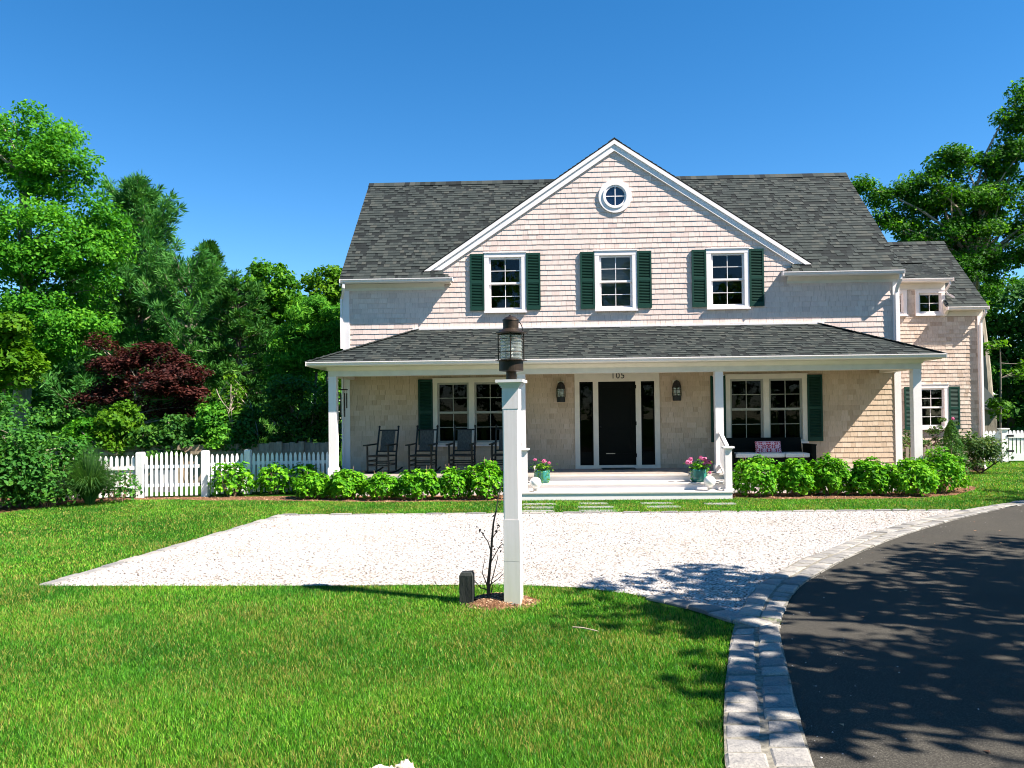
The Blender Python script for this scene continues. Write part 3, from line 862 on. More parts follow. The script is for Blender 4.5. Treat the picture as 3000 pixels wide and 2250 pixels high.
# rake trim of main roof ends
for x, s in ((X0 - RW - .004, -1), (X1 + RW + .004, 1)):
    mb = MB()
    for (ya, yb) in ((EY, RY), (6.95, RY)):
        za = EZ - .012; 
        mb.prism([(x, ya, za), (x, yb, RZ - .012), (x, yb, RZ - .17), (x, ya, za - .15)], (-s * .03, 0, 0))
    mb.build('rake_board', M['white'], house)

# gable roof (two slopes back to the main ridge)
mb = MB()
GF = -.085
Lg = math.hypot(1, GS)
for sx in (-1, 1):
    foot = 4.76
    yb = lambda dx: (GA - GS * dx - EZ) / RS + EY
    top = (GX, GF, GA); ft = (GX + sx * foot, GF, GA - GS * foot)
    Vg = Vector((-sx / Lg, 0, GS / Lg)); Ng = Vector((sx * GS / Lg, 0, 1 / Lg))
    v = 0; VM = foot * Lg
    while v < foot * Lg:
        dx = foot - v / Lg
        yend = max(GF + .05, yb(max(0, dx)) + .12)
        course(mb, (GX + sx * foot, 0, GA - GS * foot), (0, 1, 0), Vg, Ng, v, E1, [(GF, yend)], [], (.06, .19), .008, .001, .010, gap=.001, vmax=VM, lap=1.25, bimodal=True)
        v += E1
    mb.prism([Vector(ft) - Ng * .004, Vector(top) - Ng * .004, Vector((GX, RY + .1, GA)) - Ng * .004, Vector((GX + sx * foot, GF + .1, GA - GS * foot)) - Ng * .004], -Ng * .02, .1)
y = GF
while y < RY + .1:
    for sx in (-1, 1):
        mb.obox((GX + sx * .07, y + .07, GA - .035), (.09 / Lg, 0, -sx * .09 * GS / Lg), (0, .075, 0), (0, 0, .012), random.random())
    y += .14
mb.build('gable_roof', M['roof'], house)
mb = MB()
for sx in (-1, 1):
    def rake(y0, y1, t0, t1, foot, cut):
        # band between vertical offsets t0..t1 under the roof line
        p = [(GX, y0, GA - t0), (GX + sx * foot, y0, GA - GS * foot - t0), (GX + sx * (foot - (t1 - t0) / GS) , y0, GA - GS * foot - t0), (GX, y0, GA - t1)]
        mb.prism(p, (0, y1 - y0, 0))
    rake(GF, -.001, .03, .135, 4.745, 0)
    rake(-.056, -.0015, .137, .295, 4.745 - .13 / GS, 0)
mb.build('gable_rake', M['white'], house)

# ------------------------------------------------------------------ windows
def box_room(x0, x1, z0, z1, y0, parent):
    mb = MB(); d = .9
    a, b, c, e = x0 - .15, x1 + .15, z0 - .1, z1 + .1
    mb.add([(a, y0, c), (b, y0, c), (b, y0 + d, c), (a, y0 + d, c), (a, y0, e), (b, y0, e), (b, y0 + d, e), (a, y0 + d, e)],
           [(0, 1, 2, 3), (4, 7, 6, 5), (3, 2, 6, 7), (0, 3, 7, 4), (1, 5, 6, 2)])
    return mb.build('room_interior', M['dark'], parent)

def sash(parent, x0, x1, z0, z1, y, cols, rows, st=.048, mun=.015, glass='pane'):
    mb = MB()
    mb.box(x0, x1, y, y + .035, z0, z0 + st); mb.box(x0, x1, y, y + .035, z1 - st, z1)
    mb.box(x0, x0 + st, y, y + .035, z0 + st, z1 - st); mb.box(x1 - st, x1, y, y + .035, z0 + st, z1 - st)
    for i in range(1, cols):
        xc = x0 + st + (x1 - x0 - 2 * st) * i / cols; mb.box(xc - mun / 2, xc + mun / 2, y + .006, y + .028, z0 + st, z1 - st)
    for i in range(1, rows):
        zc = z0 + st + (z1 - z0 - 2 * st) * i / rows; mb.box(x0 + st, x1 - st, y + .004, y + .026, zc - mun / 2, zc + mun / 2)
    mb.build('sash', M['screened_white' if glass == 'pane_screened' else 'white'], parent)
    p = MB(); p.add([(x0 + st, y + .018, z0 + st), (x1 - st, y + .018, z0 + st), (x1 - st, y + .018, z1 - st), (x0 + st, y + .018, z1 - st)], [(0, 1, 2, 3)])
    p.build('pane', M[glass], parent)

def window(x0, x1, z0, z1, units=1, y=0.0, cols=2, rows=2, cas=.115, single=False, mull=.14, room=True, sill=True, trim='white', glass='pane'):
    mb = MB(); f = y - .042
    mb.box(x0, x0 + cas, f, y + .06, z0, z1 - cas - .01); mb.box(x1 - cas, x1, f, y + .06, z0, z1 - cas - .01)
    mb.box(x0 - .004, x1 + .004, f - .003, y + .06, z1 - cas - .01, z1 - .018); mb.box(x0 - .015, x1 + .015, f - .02, y + .02, z1 - .018, z1)
    ix0, ix1, iz0, iz1 = x0 + cas, x1 - cas, z0 + .085, z1 - cas - .01
    mb.box(ix0, ix1, f + .004, y + .06, z0, z0 + .085)
    uw = (ix1 - ix0 - mull * (units - 1)) / units
    spans = []
    for u in range(units):
        a = ix0 + u * (uw + mull); spans.append((a, a + uw))
        if u: mb.box(a - mull, a, f + .002, y + .06, iz0, iz1)
    win = mb.build('window', M[trim], house)
    if sill:
        s_ = MB(); s_.box(x0 - .012, x1 + .012, y - .085, y - .043, z0 - .006, z0 + .035); s_.build('sill', M['white'], win)
    mid = (iz0 + iz1) / 2
    for (a, b) in spans:
        if single: sash(win, a, b, iz0, iz1, y + .012, cols, rows)
        else:
            sash(win, a, b, mid - .018, iz1, y + .008, cols, rows, glass=glass)
            sash(win, a, b, iz0, mid + .018, y + .046, cols, rows, glass=glass)
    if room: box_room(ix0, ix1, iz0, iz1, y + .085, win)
    return win, spans, iz0, iz1
wins = [window(a, b, *UZ) for a, b in UPW]
# blind behind the middle upper window
w_, sp, a_, b_z = wins[1]
mb = MB(); z = a_
while z < b_z:
    mb.obox(((sp[0][0] + sp[0][1]) / 2, .125, z), ((sp[0][1] - sp[0][0]) / 2, 0, 0), (0, .012, -.016), (0, .001, .001)); z += .035
M['blind'] = plain('grey_blind', (.30, .34, .36), .6, .3)
mb.build('blind', M['blind'], w_)
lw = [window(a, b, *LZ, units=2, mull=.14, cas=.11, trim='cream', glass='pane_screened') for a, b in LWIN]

# round window
rw = MB()
def ring(mb, c, r0, r1, y0, y1, n=48):
    b = len(mb.v)
    for k in range(n):
        a = 2 * math.pi * k / n
        for (r, y) in ((r0, y0), (r1, y0), (r1, y1), (r0, y1)):
            mb.v.append((c[0] + r * math.cos(a), y, c[1] + r * math.sin(a)))
    for k in range(n):
        k2 = (k + 1) % n
        for j in range(4):
            j2 = (j + 1) % 4
            mb.f.append((b + k * 4 + j, b + k * 4 + j2, b + k2 * 4 + j2, b + k2 * 4 + j)); mb.r.append(.5)
RC = (1.847, 7.15)
ring(rw, RC, .285, .408, -.05, -.001); ring(rw, RC, .275, .30, -.07, -.049)
rwin = rw.build('round_window', M['white'], house)
mb = MB(); ring(mb, RC, .232, .276, -.048, -.002); mb.box(RC[0] - .011, RC[0] + .011, -.042, -.022, RC[1] - .24, RC[1] + .24)
mb.box(RC[0] - .24, RC[0] - .0112, -.040, -.024, RC[1] - .011, RC[1] + .011); mb.box(RC[0] + .0112, RC[0] + .24, -.040, -.024, RC[1] - .011, RC[1] + .011)
mb.build('sash', M['white'], rwin)
m, nt_, b_ = newmat('round_pane_glass'); b_.inputs['Base Color'].default_value = (.006, .010, .03, 1); b_.inputs['Roughness'].default_value = .03; b_.inputs['Specular IOR Level'].default_value = .9
mb = MB(); mb.add([(RC[0] + .24 * math.cos(2 * math.pi * k / 40), -.021, RC[1] + .24 * math.sin(2 * math.pi * k / 40)) for k in range(40)], [tuple(range(40))])
mb.build('pane', m, rwin)

# shutters
def shutter_mesh(wd, ht, mid=.5):
    mb = MB(); st = .042
    mb.box(0, st, -.038, 0, 0, ht); mb.box(wd - st, wd, -.038, 0, 0, ht)
    mz = ht * mid
    for (a, b) in ((0, .10), (mz - .035, mz + .035), (ht - .062, ht)): mb.box(st, wd - st, -.036, 0, a, b)
    mb.box(st, wd - st, -.006, 0, .10, ht - .06)
    for (a, b) in ((.10, mz - .035), (mz + .035, ht - .062)):
        n = int((b - a) / .036)
        for i in range(n):
            z = a + (i + .5) * (b - a) / n
            mb.obox((wd / 2, -.019, z), (wd / 2 - st, 0, 0), (0, .013, .014), (0, -.003, .003))
    return mb
def place_shutters(name, mb, spots, y, mat):
    first = None
    for (x, z) in spots:
        if first is None:
            o = mk_object(name, np.array(mb.v), mb.f, mat, house, rnd=mb.r); first = o
        else:
            o = first.copy(); COL.objects.link(o)
        o.location = (x - GX, y, z)
sp = []
for (a, b) in UPW: sp += [(a - .357, 4.378), (b + .004, 4.378)]
place_shutters('shutter', shutter_mesh(.35, 1.405), sp, -.019, M['shutter'])
sp = [(-3.08, 1.065), (-.79, 1.065), (4.105, 1.065), (6.436, 1.065)]
place_shutters('shutter', shutter_mesh(.362, 1.62), sp, -.019, M['shutter'])

# ------------------------------------------------------------------ front door
mb = MB(); y = -.045
mb.box(.79, .909, y, .06, .40, 2.86); mb.box(2.741, 2.866, y, .06, .40, 2.86)
mb.box(1.241, 1.368, y + .004, .06, .525, 2.578); mb.box(2.284, 2.412, y + .004, .06, .525, 2.578)
mb.box(.909, 2.741, y + .002, .06, 2.578, 2.86); mb.box(.909, 2.741, y + .002, .06, .40, .525)
dsur = mb.build('door_surround', M['cream'], house)
for (a, b) in ((.909, 1.241), (2.412, 2.741)):
    mb = MB(); mb.box(a, a + .03, .0, .03, .525, 2.578); mb.box(b - .03, b, .0, .03, .525, 2.578); mb.box(a + .03, b - .03, .0, .03, .525, .85); mb.box(a + .03, b - .03, .0, .03, 2.54, 2.578)
    sd = mb.build('sidelight', M['black'], house)
    p = MB(); p.add([(a + .03, .015, .85), (b - .03, .015, .85), (b - .03, .015, 2.54), (a + .03, .015, 2.54)], [(0, 1, 2, 3)]); p.build('pane', M['pane_screened'], sd)
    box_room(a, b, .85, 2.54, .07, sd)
mb = MB(); a, b = 1.368, 2.284
mb.box(a, b, .03, .06, .525, 2.578)
for (xa, xb, za, zb) in ((a, a + .11, .525, 2.578), (b - .11, b, .525, 2.578), (a + .11, b - .11, .525, .80), (a + .11, b - .11, 1.30, 1.42), (a + .11, b - .11, 2.44, 2.578)):
    mb.box(xa, xb, .005, .028, za, zb)
for z in (.72, 1.5, 2.4): mb.box(b - .012, b + .012, -.045, -.03, z, z + .09)
door = mb.build('front_door', M['black'], house)
mb = MB(); mb.tube([(a + .055, .005, 1.47), (a + .055, -.05, 1.47)], [.012, .012], 8); mb.lathe([(0, -.02), (.02, -.015), (.026, 0), (.02, .015), (0, .02)], (a + .055, -.055, 1.47), 10)
mb.build('door_knob', M['iron'], door)
mb = MB(); mb.box(a + .18, a + .40, .001, .0045, .80, .815); mb.build('kick_plate_edge', M['metal'], door)

# house number
tc = bpy.data.curves.new('house_number', 'FONT'); tc.body = '105'; tc.size = .21; tc.extrude = .006; tc.align_x = 'CENTER'; tc.space_character = 1.12
t_tmp = bpy.data.objects.new('number_text', tc); COL.objects.link(t_tmp)
bpy.context.view_layer.update()
nm = bpy.data.meshes.new_from_object(t_tmp.evaluated_get(bpy.context.evaluated_depsgraph_get()))
bpy.data.objects.remove(t_tmp)
nm.materials.clear(); nm.materials.append(M['iron'])
to = bpy.data.objects.new('house_number', nm); COL.objects.link(to); to.parent = house
to.rotation_euler = (R(90), 0, 0); to.location = (1.853 - GX, -.051, 2.653)

# ------------------------------------------------------------------ porch
DZ = .445
mb = MB()
mb.box(-4.98, 8.45, -2.0, -.02, DZ - .032, DZ)
for i in range(16): mb.box(-4.975, 8.445, -1.99 + i * .122, -1.99 + i * .122 + .004, DZ, DZ + .0015)
mb.build('porch_deck', M['deck'], house)
mb = MB(); mb.box(-4.985, 8.455, -2.015, -2.001, DZ - .036, DZ + .002); mb.build('deck_nosing', M['tread'], house)
mb = MB(); mb.box(-4.94, 8.41, -1.985, -1.95, 0, DZ - .037); mb.box(-4.94, -4.91, -1.95, 0, 0, DZ - .037); mb.box(8.38, 8.41, -1.95, 0, 0, DZ - .037)
mb.build('porch_skirt', M['white'], house)
# posts
PC = [-4.772, -.475, 3.94, 8.28]
for px in PC:
    mb = MB(); h = .09; c = (px, -1.66)
    mb.box(px - h, px + h, c[1] - h, c[1] + h, DZ + .02, 2.70)
    mb.box(px - h - .022, px + h + .022, c[1] - h - .022, c[1] + h + .022, DZ, DZ + .165)
    mb.box(px - h - .01, px + h + .01, c[1] - h - .01, c[1] + h + .01, DZ + .165, DZ + .185)
    mb.box(px - h - .012, px + h + .012, c[1] - h - .012, c[1] + h + .012, 2.60, 2.62)
    mb.build('porch_column', M['white'], house)
# beam, soffit, ceiling
mb = MB()
bx0, bx1 = -4.862, 8.37
mb.box(bx0, bx1, -1.77, -1.55, 2.70, 2.90)
mb.box(bx0, bx0 + .2, -1.549, -.04, 2.70, 2.90); mb.box(bx1 - .2, bx1, -1.549, -.04, 2.70, 2.90)
mb.prism([(bx0 - .02, -1.771, 2.90), (bx0 - .02, -1.87, 2.90), (bx0 - .02, -1.771, 2.82)], (bx1 - bx0 + .04, 0, 0))
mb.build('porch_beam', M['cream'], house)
mb = MB()
mb.box(-5.24, 8.72, -1.965, -.03, 2.902, 2.92)
mb.box(-5.25, 8.73, -1.974, -1.945, 2.921, 3.005)
mb.box(-5.255, -5.23, -1.944, -.0, 2.921, 3.01); mb.box(8.71, 8.735, -1.944, -.0, 2.921, 3.01)
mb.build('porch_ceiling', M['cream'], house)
# porch roof
mb = MB()
PE, PZ, PT = -2.01, 3.015, 3.93
PSl = (PT - PZ) / (-PE); Lp = math.hypot(1, PSl); VM = -PE * Lp
Vp = Vector((0, 1 / Lp, PSl / Lp)); Np = Vector((0, -PSl / Lp, 1 / Lp))
v = 0
xl0, xl1, xr0, xr1 = -5.29, -3.115, 8.77, 6.79
while v < -PE * Lp - .01:
    t = (v + .03) / (-PE * Lp)
    course(mb, (0, PE, PZ), (1, 0, 0), Vp, Np, v, E1, [(xl0 + (xl1 - xl0) * t, xr0 + (xr1 - xr0) * t)], [], (.06, .19), .008, .001, .010, gap=.001, vmax=VM, lap=1.25, bimodal=True)
    v += E1
for (xa, xb, s) in ((xl0, xl1, 1), (xr0, xr1, -1)):
    w0 = abs(xb - xa); sl = (PT - PZ) / w0; Ls = math.hypot(1, sl)
    Vs = Vector((s / Ls, 0, sl / Ls)); Ns = Vector((-s * sl / Ls, 0, 1 / Ls)); v = 0; VM = w0 * Ls
    while v < w0 * Ls - .02:
        t = (v + .03) / (w0 * Ls)
        course(mb, (xa, 0, PZ), (0, 1, 0), Vs, Ns, v, E1, [(PE * (1 - t), -.0)], [], (.06, .19), .008, .001, .010, gap=.001, vmax=VM, lap=1.25, bimodal=True)
        v += E1
    # hip caps
    A, B = Vector((xa, PE, PZ + .012)), Vector((xb, 0, PT + .012)); n = 22
    for i in range(n):
        p = A.lerp(B, i / n); q = A.lerp(B, (i + 1.1) / n)
        mb.bar(p, q, .20, .012, rnd=random.random())
mb.build('porch_roof', M['roof'], house)
mb = MB()
mb.add([(xl0, PE, PZ - .012), (xr0, PE, PZ - .012), (xr1, -.0, PT - .012), (xl1, -.0, PT - .012)], [(0, 1, 2, 3)])
mb.add([(xl0, PE, PZ - .012), (xl1, 0, PT - .012), (xl0, 0, PZ - .012)], [(0, 1, 2)])
mb.add([(xr0, PE, PZ - .012), (xr1, 0, PT - .012), (xr0, 0, PZ - .012)], [(0, 1, 2)])
mb.add([(xl0, 0, PZ - .012), (xl1, 0, PT - .012), (xl1, 0, PZ - .1), (xl0, 0, PZ - .1)], [(0, 1, 2, 3)])
mb.add([(xr0, 0, PZ - .012), (xr1, 0, PT - .012), (xr1, 0, PZ - .1), (xr0, 0, PZ - .1)], [(0, 1, 2, 3)])
mb.build('porch_roof_deck', M['roof'], house)
mb = MB(); mb.box(-3.2, 6.87, -.06, -.02, PT - .01, PT + .03); mb.build('roof_flashing', M['white'], house)

# steps
sx0, sx1 = -.50, 3.90
mb = MB()
mb.box(sx0 + .02, sx1 - .02, -3.10, -2.64, 0, .128); mb.box(sx0 + .02, sx1 - .02, -2.60, -2.04, 0, .268)
mb.build('step_riser', M['white'], house)
mb = MB(); mb.box(sx0, sx1, -3.118, -2.605, .130, .158); mb.box(sx0, sx1, -2.622, -2.04, .270, .300)
mb.build('step_tread', M['tread'], house)
# stair railing
for (nx, px, tagw) in ((3.84, 3.94, 1), (-.40, -.475, 0)):
    ny = -2.92
    mb = MB()
    mb.box(nx - .068, nx + .068, ny - .068, ny + .068, .16, 1.02)
    mb.box(nx - .10, nx + .10, ny - .10, ny + .10, .159, .20)
    mb.prism([(nx - .09, ny - .09, 1.02), (nx + .09, ny - .09, 1.02), (nx + .09, ny + .09, 1.02), (nx - .09, ny + .09, 1.02)], (0, 0, .02))
    mb.box(nx - .115, nx + .115, ny - .115, ny + .115, 1.041, 1.075)
    newel = mb.build('newel_post', M['white'], house)
    mb = MB(); A = Vector((nx, ny + .06, 1.07)); B = Vector((px, -1.76, 1.34))
    mb.bar(A, B, .075, .06)
    mb.build('handrail', M['white'], newel)
    mb = MB(); A2 = Vector((nx, ny + .06, .36)); B2 = Vector((px, -1.76, .62)); mb.bar(A2, B2, .05, .05)
    mb.build('bottom_rail', M['white'], newel)
    for i in range(1, 7):
        t = i / 7; p = A2.lerp(B2, t); q = A.lerp(B, t)
        mb = MB(); mb.box(p.x - .016, p.x + .016, p.y - .016, p.y + .016, p.z + .02, q.z - .025); mb.build('baluster', M['white'], newel)

# ------------------------------------------------------------------ wing
WY = 4.2
WX0, WX1 = 8.66, 12.88
wholes = [(9.95, 10.71, 4.62, 5.31), (11.05, 11.82, 4.62, 5.31), (10.96, 11.87, 1.27, 2.53)]
mb = MB()
wall_cells(mb, WX0, WX1, 0, 4.62, wholes, WY); wall_cells(mb, WX0, 11.86, 4.62, 5.6, wholes, WY)
mb.add([(WX1, WY, 0), (WX1, WY + 4.6, 0), (WX1, WY + 4.6, 4.7), (WX1, 6.4, 7.05), (WX1, WY, 4.7)], [(0, 1, 2, 3, 4)])
mb.add([(11.86, WY, 4.6), (11.86, WY + 1.9, 6.3), (11.86, WY, 5.6)], [(0, 1, 2)])
mb.build('wing_wall', M['gap'], house)
mb = MB(); v = .10
while v < 5.4:
    course(mb, (0, WY, 0), (1, 0, 0), (0, 0, 1), (0, -1, 0), v, .116, [(WX0, WX1 - .1 if v < 4.5 else 11.86)], wholes, (.08, .21), .016, .004, .003)
    v += .116
v = .1
while v < 6.9:
    ya, yb = (WY + .02, WY + 4.5) if v < 4.6 else (WY + .02 + (v - 4.6) / .9, WY + 4.5 - (v - 4.6) / .9)
    if yb - ya > .2: course(mb, (WX1, 0, 0), (0, 1, 0), (0, 0, 1), (1, 0, 0), v, .116, [(ya, yb)], [], (.12, .3), .015, .003)
    v += .116
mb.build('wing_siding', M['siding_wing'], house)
mb = MB(); mb.box(WX1 - .10, WX1 + .03, WY - .035, WY + .1, .10, 4.56); mb.build('corner_board', M['white'], house)
mb = MB()
mb.box(11.89, WX1 + .05, WY - .036, WY, 4.55, 4.70); mb.box(11.80, WX1 + .05, WY - .215, WY, 4.702, 4.722); mb.box(11.80, WX1 + .05, WY - .225, WY - .195, 4.7225, 4.79)
mb.prism([(11.80, WY - .22, 4.702), (11.80, WY, 4.702), (11.80, WY, 4.55), (11.80, WY - .03, 4.55)], (.09, 0, 0))
mb.prism([(11.79, WY - .22, 4.80), (11.79, WY, 4.99), (11.79, WY, 4.75), (11.79, WY - .22, 4.72)], (.012, 0, 0))
mb.box(WX0, 11.87, WY - .036, WY, 5.355, 5.53); mb.box(WX0, 11.90, WY - .215, WY, 5.532, 5.552); mb.box(WX0, 11.90, WY - .225, WY - .195, 5.5525, 5.625)
mb.build('wing_frieze', M['cream'], house)
for (a, b, z) in ((9.0, 11.96, 5.63), (11.80, WX1 + .07, 4.79)): gutter(a, b, WY - .226, z)
# wing roof, shed dormer roof
mb = MB()
WS = .965; wey, wez, wry = WY - .25, 4.80, 6.45; Lw = math.hypot(1, WS)
Vw = Vector((0, 1 / Lw, WS / Lw)); Nw = Vector((0, -WS / Lw, 1 / Lw)); wl = (wry - wey) * Lw; v = 0; VM = wl
DS = .44; dy0, dz0 = WY - .25, 5.64
while v < wl - .02:
    y = wey + v / Lw; z = wez + WS * (y - wey)
    x0 = 11.80 if y < WY else (11.88 if z < dz0 + DS * (y - dy0) else 8.55)
    course(mb, (0, wey, wez), (1, 0, 0), Vw, Nw, v, E1, [(x0, WX1 + .10)], [], (.06, .19), .008, .001, .010, gap=.001, vmax=VM, lap=1.25, bimodal=True)
    v += E1
Ld = math.hypot(1, DS); Vd = Vector((0, 1 / Ld, DS / Ld)); Nd = Vector((0, -DS / Ld, 1 / Ld)); v = 0
dl = (dz0 - (wez + WS * (dy0 - wey))) / (WS - DS) * Ld; VM = dl + .10
while v < dl + .06:
    course(mb, (0, dy0, dz0), (1, 0, 0), Vd, Nd, v, E1, [(8.5, 11.96)], [], (.06, .19), .008, .001, .010, gap=.001, vmax=VM, lap=1.25, bimodal=True)
    v += E1
ye = wry; ze = wez + WS * (wry - wey)
mb.prism([(8.0, wey + (ye - wey) * .7, wez + (ze - wez) * .7 - .02), (WX1 + .10, wey + (ye - wey) * .7, wez + (ze - wez) * .7 - .02), (WX1 + .10, ye, ze - .02), (8.0, ye, ze - .02)], (0, 0, -.05))
mb.prism([(11.87, wey + .03, wez - .02), (WX1 + .10, wey + .03, wez - .02), (WX1 + .10, ye, ze - .02), (11.87, ye, ze - .02)], (0, 0, -.05))
mb.prism([(8.0, dy0, dz0 - .012), (11.96, dy0, dz0 - .012), (11.96, dy0 + dl / Ld, dz0 + DS * dl / Ld - .012), (8.0, dy0 + dl / Ld, dz0 + DS * dl / Ld - .012)], (0, 0, -.03))
mb.prism([(8.0, ye, ze - .005), (WX1 + .10, ye, ze - .005), (WX1 + .10, WY + 5, ze - WS * (WY + 5 - ye)), (8.0, WY + 5, ze - WS * (WY + 5 - ye))], (0, 0, -.06))
x = 8.5
while x < WX1 + .1:
    mb.obox((x + .075, ye - .06, ze - .035), (.072, 0, 0), (0, .09 / Lw, .09 * WS / Lw), (0, -.01, .012), random.random()); x += .15
mb.build('wing_roof', M['roof'], house)
window(9.90, 10.757, 4.575, 5.352, y=WY, single=True, cas=.105)
window(11.007, 11.86, 4.575, 5.352, y=WY, single=True, cas=.105)
window(10.925, 11.906, 1.228, 2.567, y=WY, cas=.12)
place_shutters('shutter', shutter_mesh(.31, 1.265), [(10.63, 1.222), (11.909, 1.222)], WY - .02, M['shutter'])

# downspouts
def downspout(pts, r=.042):
    mb = MB(); mb.tube(pts, r, 4, phase=math.pi / 4); mb.build('downspout', M['white'], house)
downspout([(X0 + .06, -.29, 5.06), (X0 + .06, -.29, 4.97), (X0 - .0, -.14, 4.82), (X0 - .065, -.04, 4.72), (X0 - .065, -.03, 3.48)])
downspout([(X1 - .05, -.29, 5.06), (X1 - .05, -.29, 4.95), (X1 - .07, -.14, 4.76), (X1 - .07, -.08, 4.66), (X1 - .07, -.08, 3.30)])
downspout([(WX1 - .0, WY - .29, 4.69), (WX1, WY - .29, 4.61), (WX1 - .03, WY - .12, 4.42), (WX1 - .03, WY - .085, 4.34), (WX1 - .03, WY - .085, .16), (WX1 - .03, WY - .2, .06)])
downspout([(11.88, WY - .29, 5.53), (11.88, WY - .29, 5.45), (11.83, WY - .12, 5.28), (11.93, WY - .06, 5.20), (11.98, WY - .1, 5.16), (12.02, WY - .25, 5.07)], .035)
downspout([(X0 - .045, -.06, 2.85), (X0 - .045, -.06, .5)], .03)

# ------------------------------------------------------------------ lamp post
lamp = empty('lamp_post', (-.288, -12.27, 0), 'white square lamp post with bronze lantern standing in a mulch ring', 'lamp post', rz=R(-8))
def lbuild(mb, name, mat, parent=lamp, smooth=False):
    return mb.build(name, M[mat], parent, world=False, smooth=smooth)
mb = MB(); h = .077
mb.box(-h, h, -h, h, 0, .415); mb.box(-h + .003, h - .003, -h + .003, h - .003, .415, .42); mb.box(-h, h, -h, h, .42, .80)
c = .012
oct_ = [(-h + c, -h), (h - c, -h), (h, -h + c), (h, h - c), (h - c, h), (-h + c, h), (-h, h - c), (-h, -h + c)]
mb.prism([(a * .972, b * .972, .80) for a, b in oct_], (0, 0, 1.02))
mb.box(-h, h, -h, h, 1.82, 2.015)
pm, pnt, pb = newmat('weathered_post_paint')
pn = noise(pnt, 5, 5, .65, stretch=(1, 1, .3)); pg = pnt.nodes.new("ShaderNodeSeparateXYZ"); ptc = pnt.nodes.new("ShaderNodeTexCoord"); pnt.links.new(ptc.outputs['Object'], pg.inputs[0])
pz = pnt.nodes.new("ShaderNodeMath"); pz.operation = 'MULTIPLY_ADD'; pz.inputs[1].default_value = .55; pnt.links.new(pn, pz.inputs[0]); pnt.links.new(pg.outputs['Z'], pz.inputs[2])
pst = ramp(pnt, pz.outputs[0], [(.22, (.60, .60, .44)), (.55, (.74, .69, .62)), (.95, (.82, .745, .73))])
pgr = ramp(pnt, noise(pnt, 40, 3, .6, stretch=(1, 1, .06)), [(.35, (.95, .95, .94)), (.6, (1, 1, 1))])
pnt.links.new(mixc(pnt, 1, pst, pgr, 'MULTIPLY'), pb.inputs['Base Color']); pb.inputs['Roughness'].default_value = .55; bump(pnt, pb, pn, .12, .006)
M['post'] = pm
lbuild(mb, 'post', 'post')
mb = MB()
for (hw, z0, z1) in ((.086, 2.0151, 2.03), (.096, 2.0301, 2.046), (.108, 2.0461, 2.062), (.128, 2.0621, 2.088)): mb.box(-hw, hw, -hw, hw, z0, z1)
lbuild(mb, 'post_cap', 'white')
lan = MB()
lan.lathe([(0, 2.085), (.048, 2.085), (.048, 2.165), (.085, 2.168), (.113, 2.172), (.113, 2.262), (.14, 2.266), (.14, 2.272), (.112, 2.276), (.06, 2.285), (0, 2.285)], n=32)
lantern = lbuild(lan, 'lantern', 'bronze', smooth=False)
lan = MB()
lan.lathe([(.112, 2.515), (.142, 2.520), (.142, 2.528), (.120, 2.534), (.100, 2.550), (.080, 2.562), (.073, 2.567), (.073, 2.640), (.078, 2.642), (.076, 2.650), (.05, 2.672), (.02, 2.684), (.012, 2.694), (0, 2.696)], n=32)
lbuild(lan, 'lantern_hood', 'bronze', lantern)
prof = []
z = 2.286
while z < 2.512: prof.append((.099 + .0022 * math.sin((z - 2.286) * 190), z)); z += .004
mb = MB(); mb.lathe(prof, n=32); lbuild(mb, 'lantern_glass', 'lens', lantern, smooth=True)
mb = MB(); mb.tube([(0, 0, 2.285), (0, 0, 2.34)], .02, 10); mb.lathe([(.018, 2.341), (.026, 2.365), (.022, 2.40), (.008, 2.43), (0, 2.44)], n=12)
lbuild(mb, 'bulb', 'globe', lantern, smooth=True)
mb = MB()
for k in range(4):
    a = k * math.pi / 2 + .14; x, y = .119 * math.cos(a), .119 * math.sin(a)
    mb.tube([(x, y, 2.272), (x, y, 2.52)], .0055, 6)
    for zz in (2.345, 2.468): pass
for zz in (2.345, 2.468):
    mb.tube([(.118 * math.cos(2 * math.pi * k / 32), .118 * math.sin(2 * math.pi * k / 32), zz) for k in range(33)], .0035, 5, cap=False)
for zz in (2.272, 2.526):
    for k in range(4):
        a = k * math.pi / 2 + .14 + math.pi / 4 * 0
        mb.tube([(.135 * math.cos(a), .135 * math.sin(a), zz), (.15 * math.cos(a), .15 * math.sin(a), zz - .004)], .004, 5)
lbuild(mb, 'guard_wire', 'bronze', lantern)
mb = MB(); mb.tube([(.073, 0, 2.63), (.095, 0, 2.61), (.108, 0, 2.575), (.112, 0, 2.552), (.104, 0, 2.545)], .0045, 6)
lbuild(mb, 'lantern_handle', 'iron', lantern)

# mulch mound, stump, sapling
me_v, me_f = [], []
n = 40; rings = 8
for i in range(rings + 1):
    r = i / rings
    for k in range(n):
        a = 2 * math.pi * k / n
        rr = r * (1 + .10 * math.sin(3 * a + 1) + .06 * math.sin(7 * a))
        z = .075 * (1 - r ** 2) + (.012 * mnoise.noise((rr * 6 * math.cos(a), rr * 6 * math.sin(a), 3)) if i < rings else 0) - (.004 if i == rings else 0)
        me_v.append((-.42 + .35 * rr * math.cos(a), -12.17 + .27 * rr * math.sin(a), z + .004))
for i in range(rings):
    for k in range(n):
        k2 = (k + 1) % n; me_f.append((i * n + k, (i + 1) * n + k, (i + 1) * n + k2, i * n + k2))
o = mk_object('mulch_mound', me_v, me_f, M['mulch'], smooth=True); o['kind'] = 'structure'
def moundz(x, y):
    r2_ = ((x + .42) / .35) ** 2 + ((y + 12.17) / .27) ** 2
    return np.clip(.075 * (1 - r2_), 0, 1) + .004
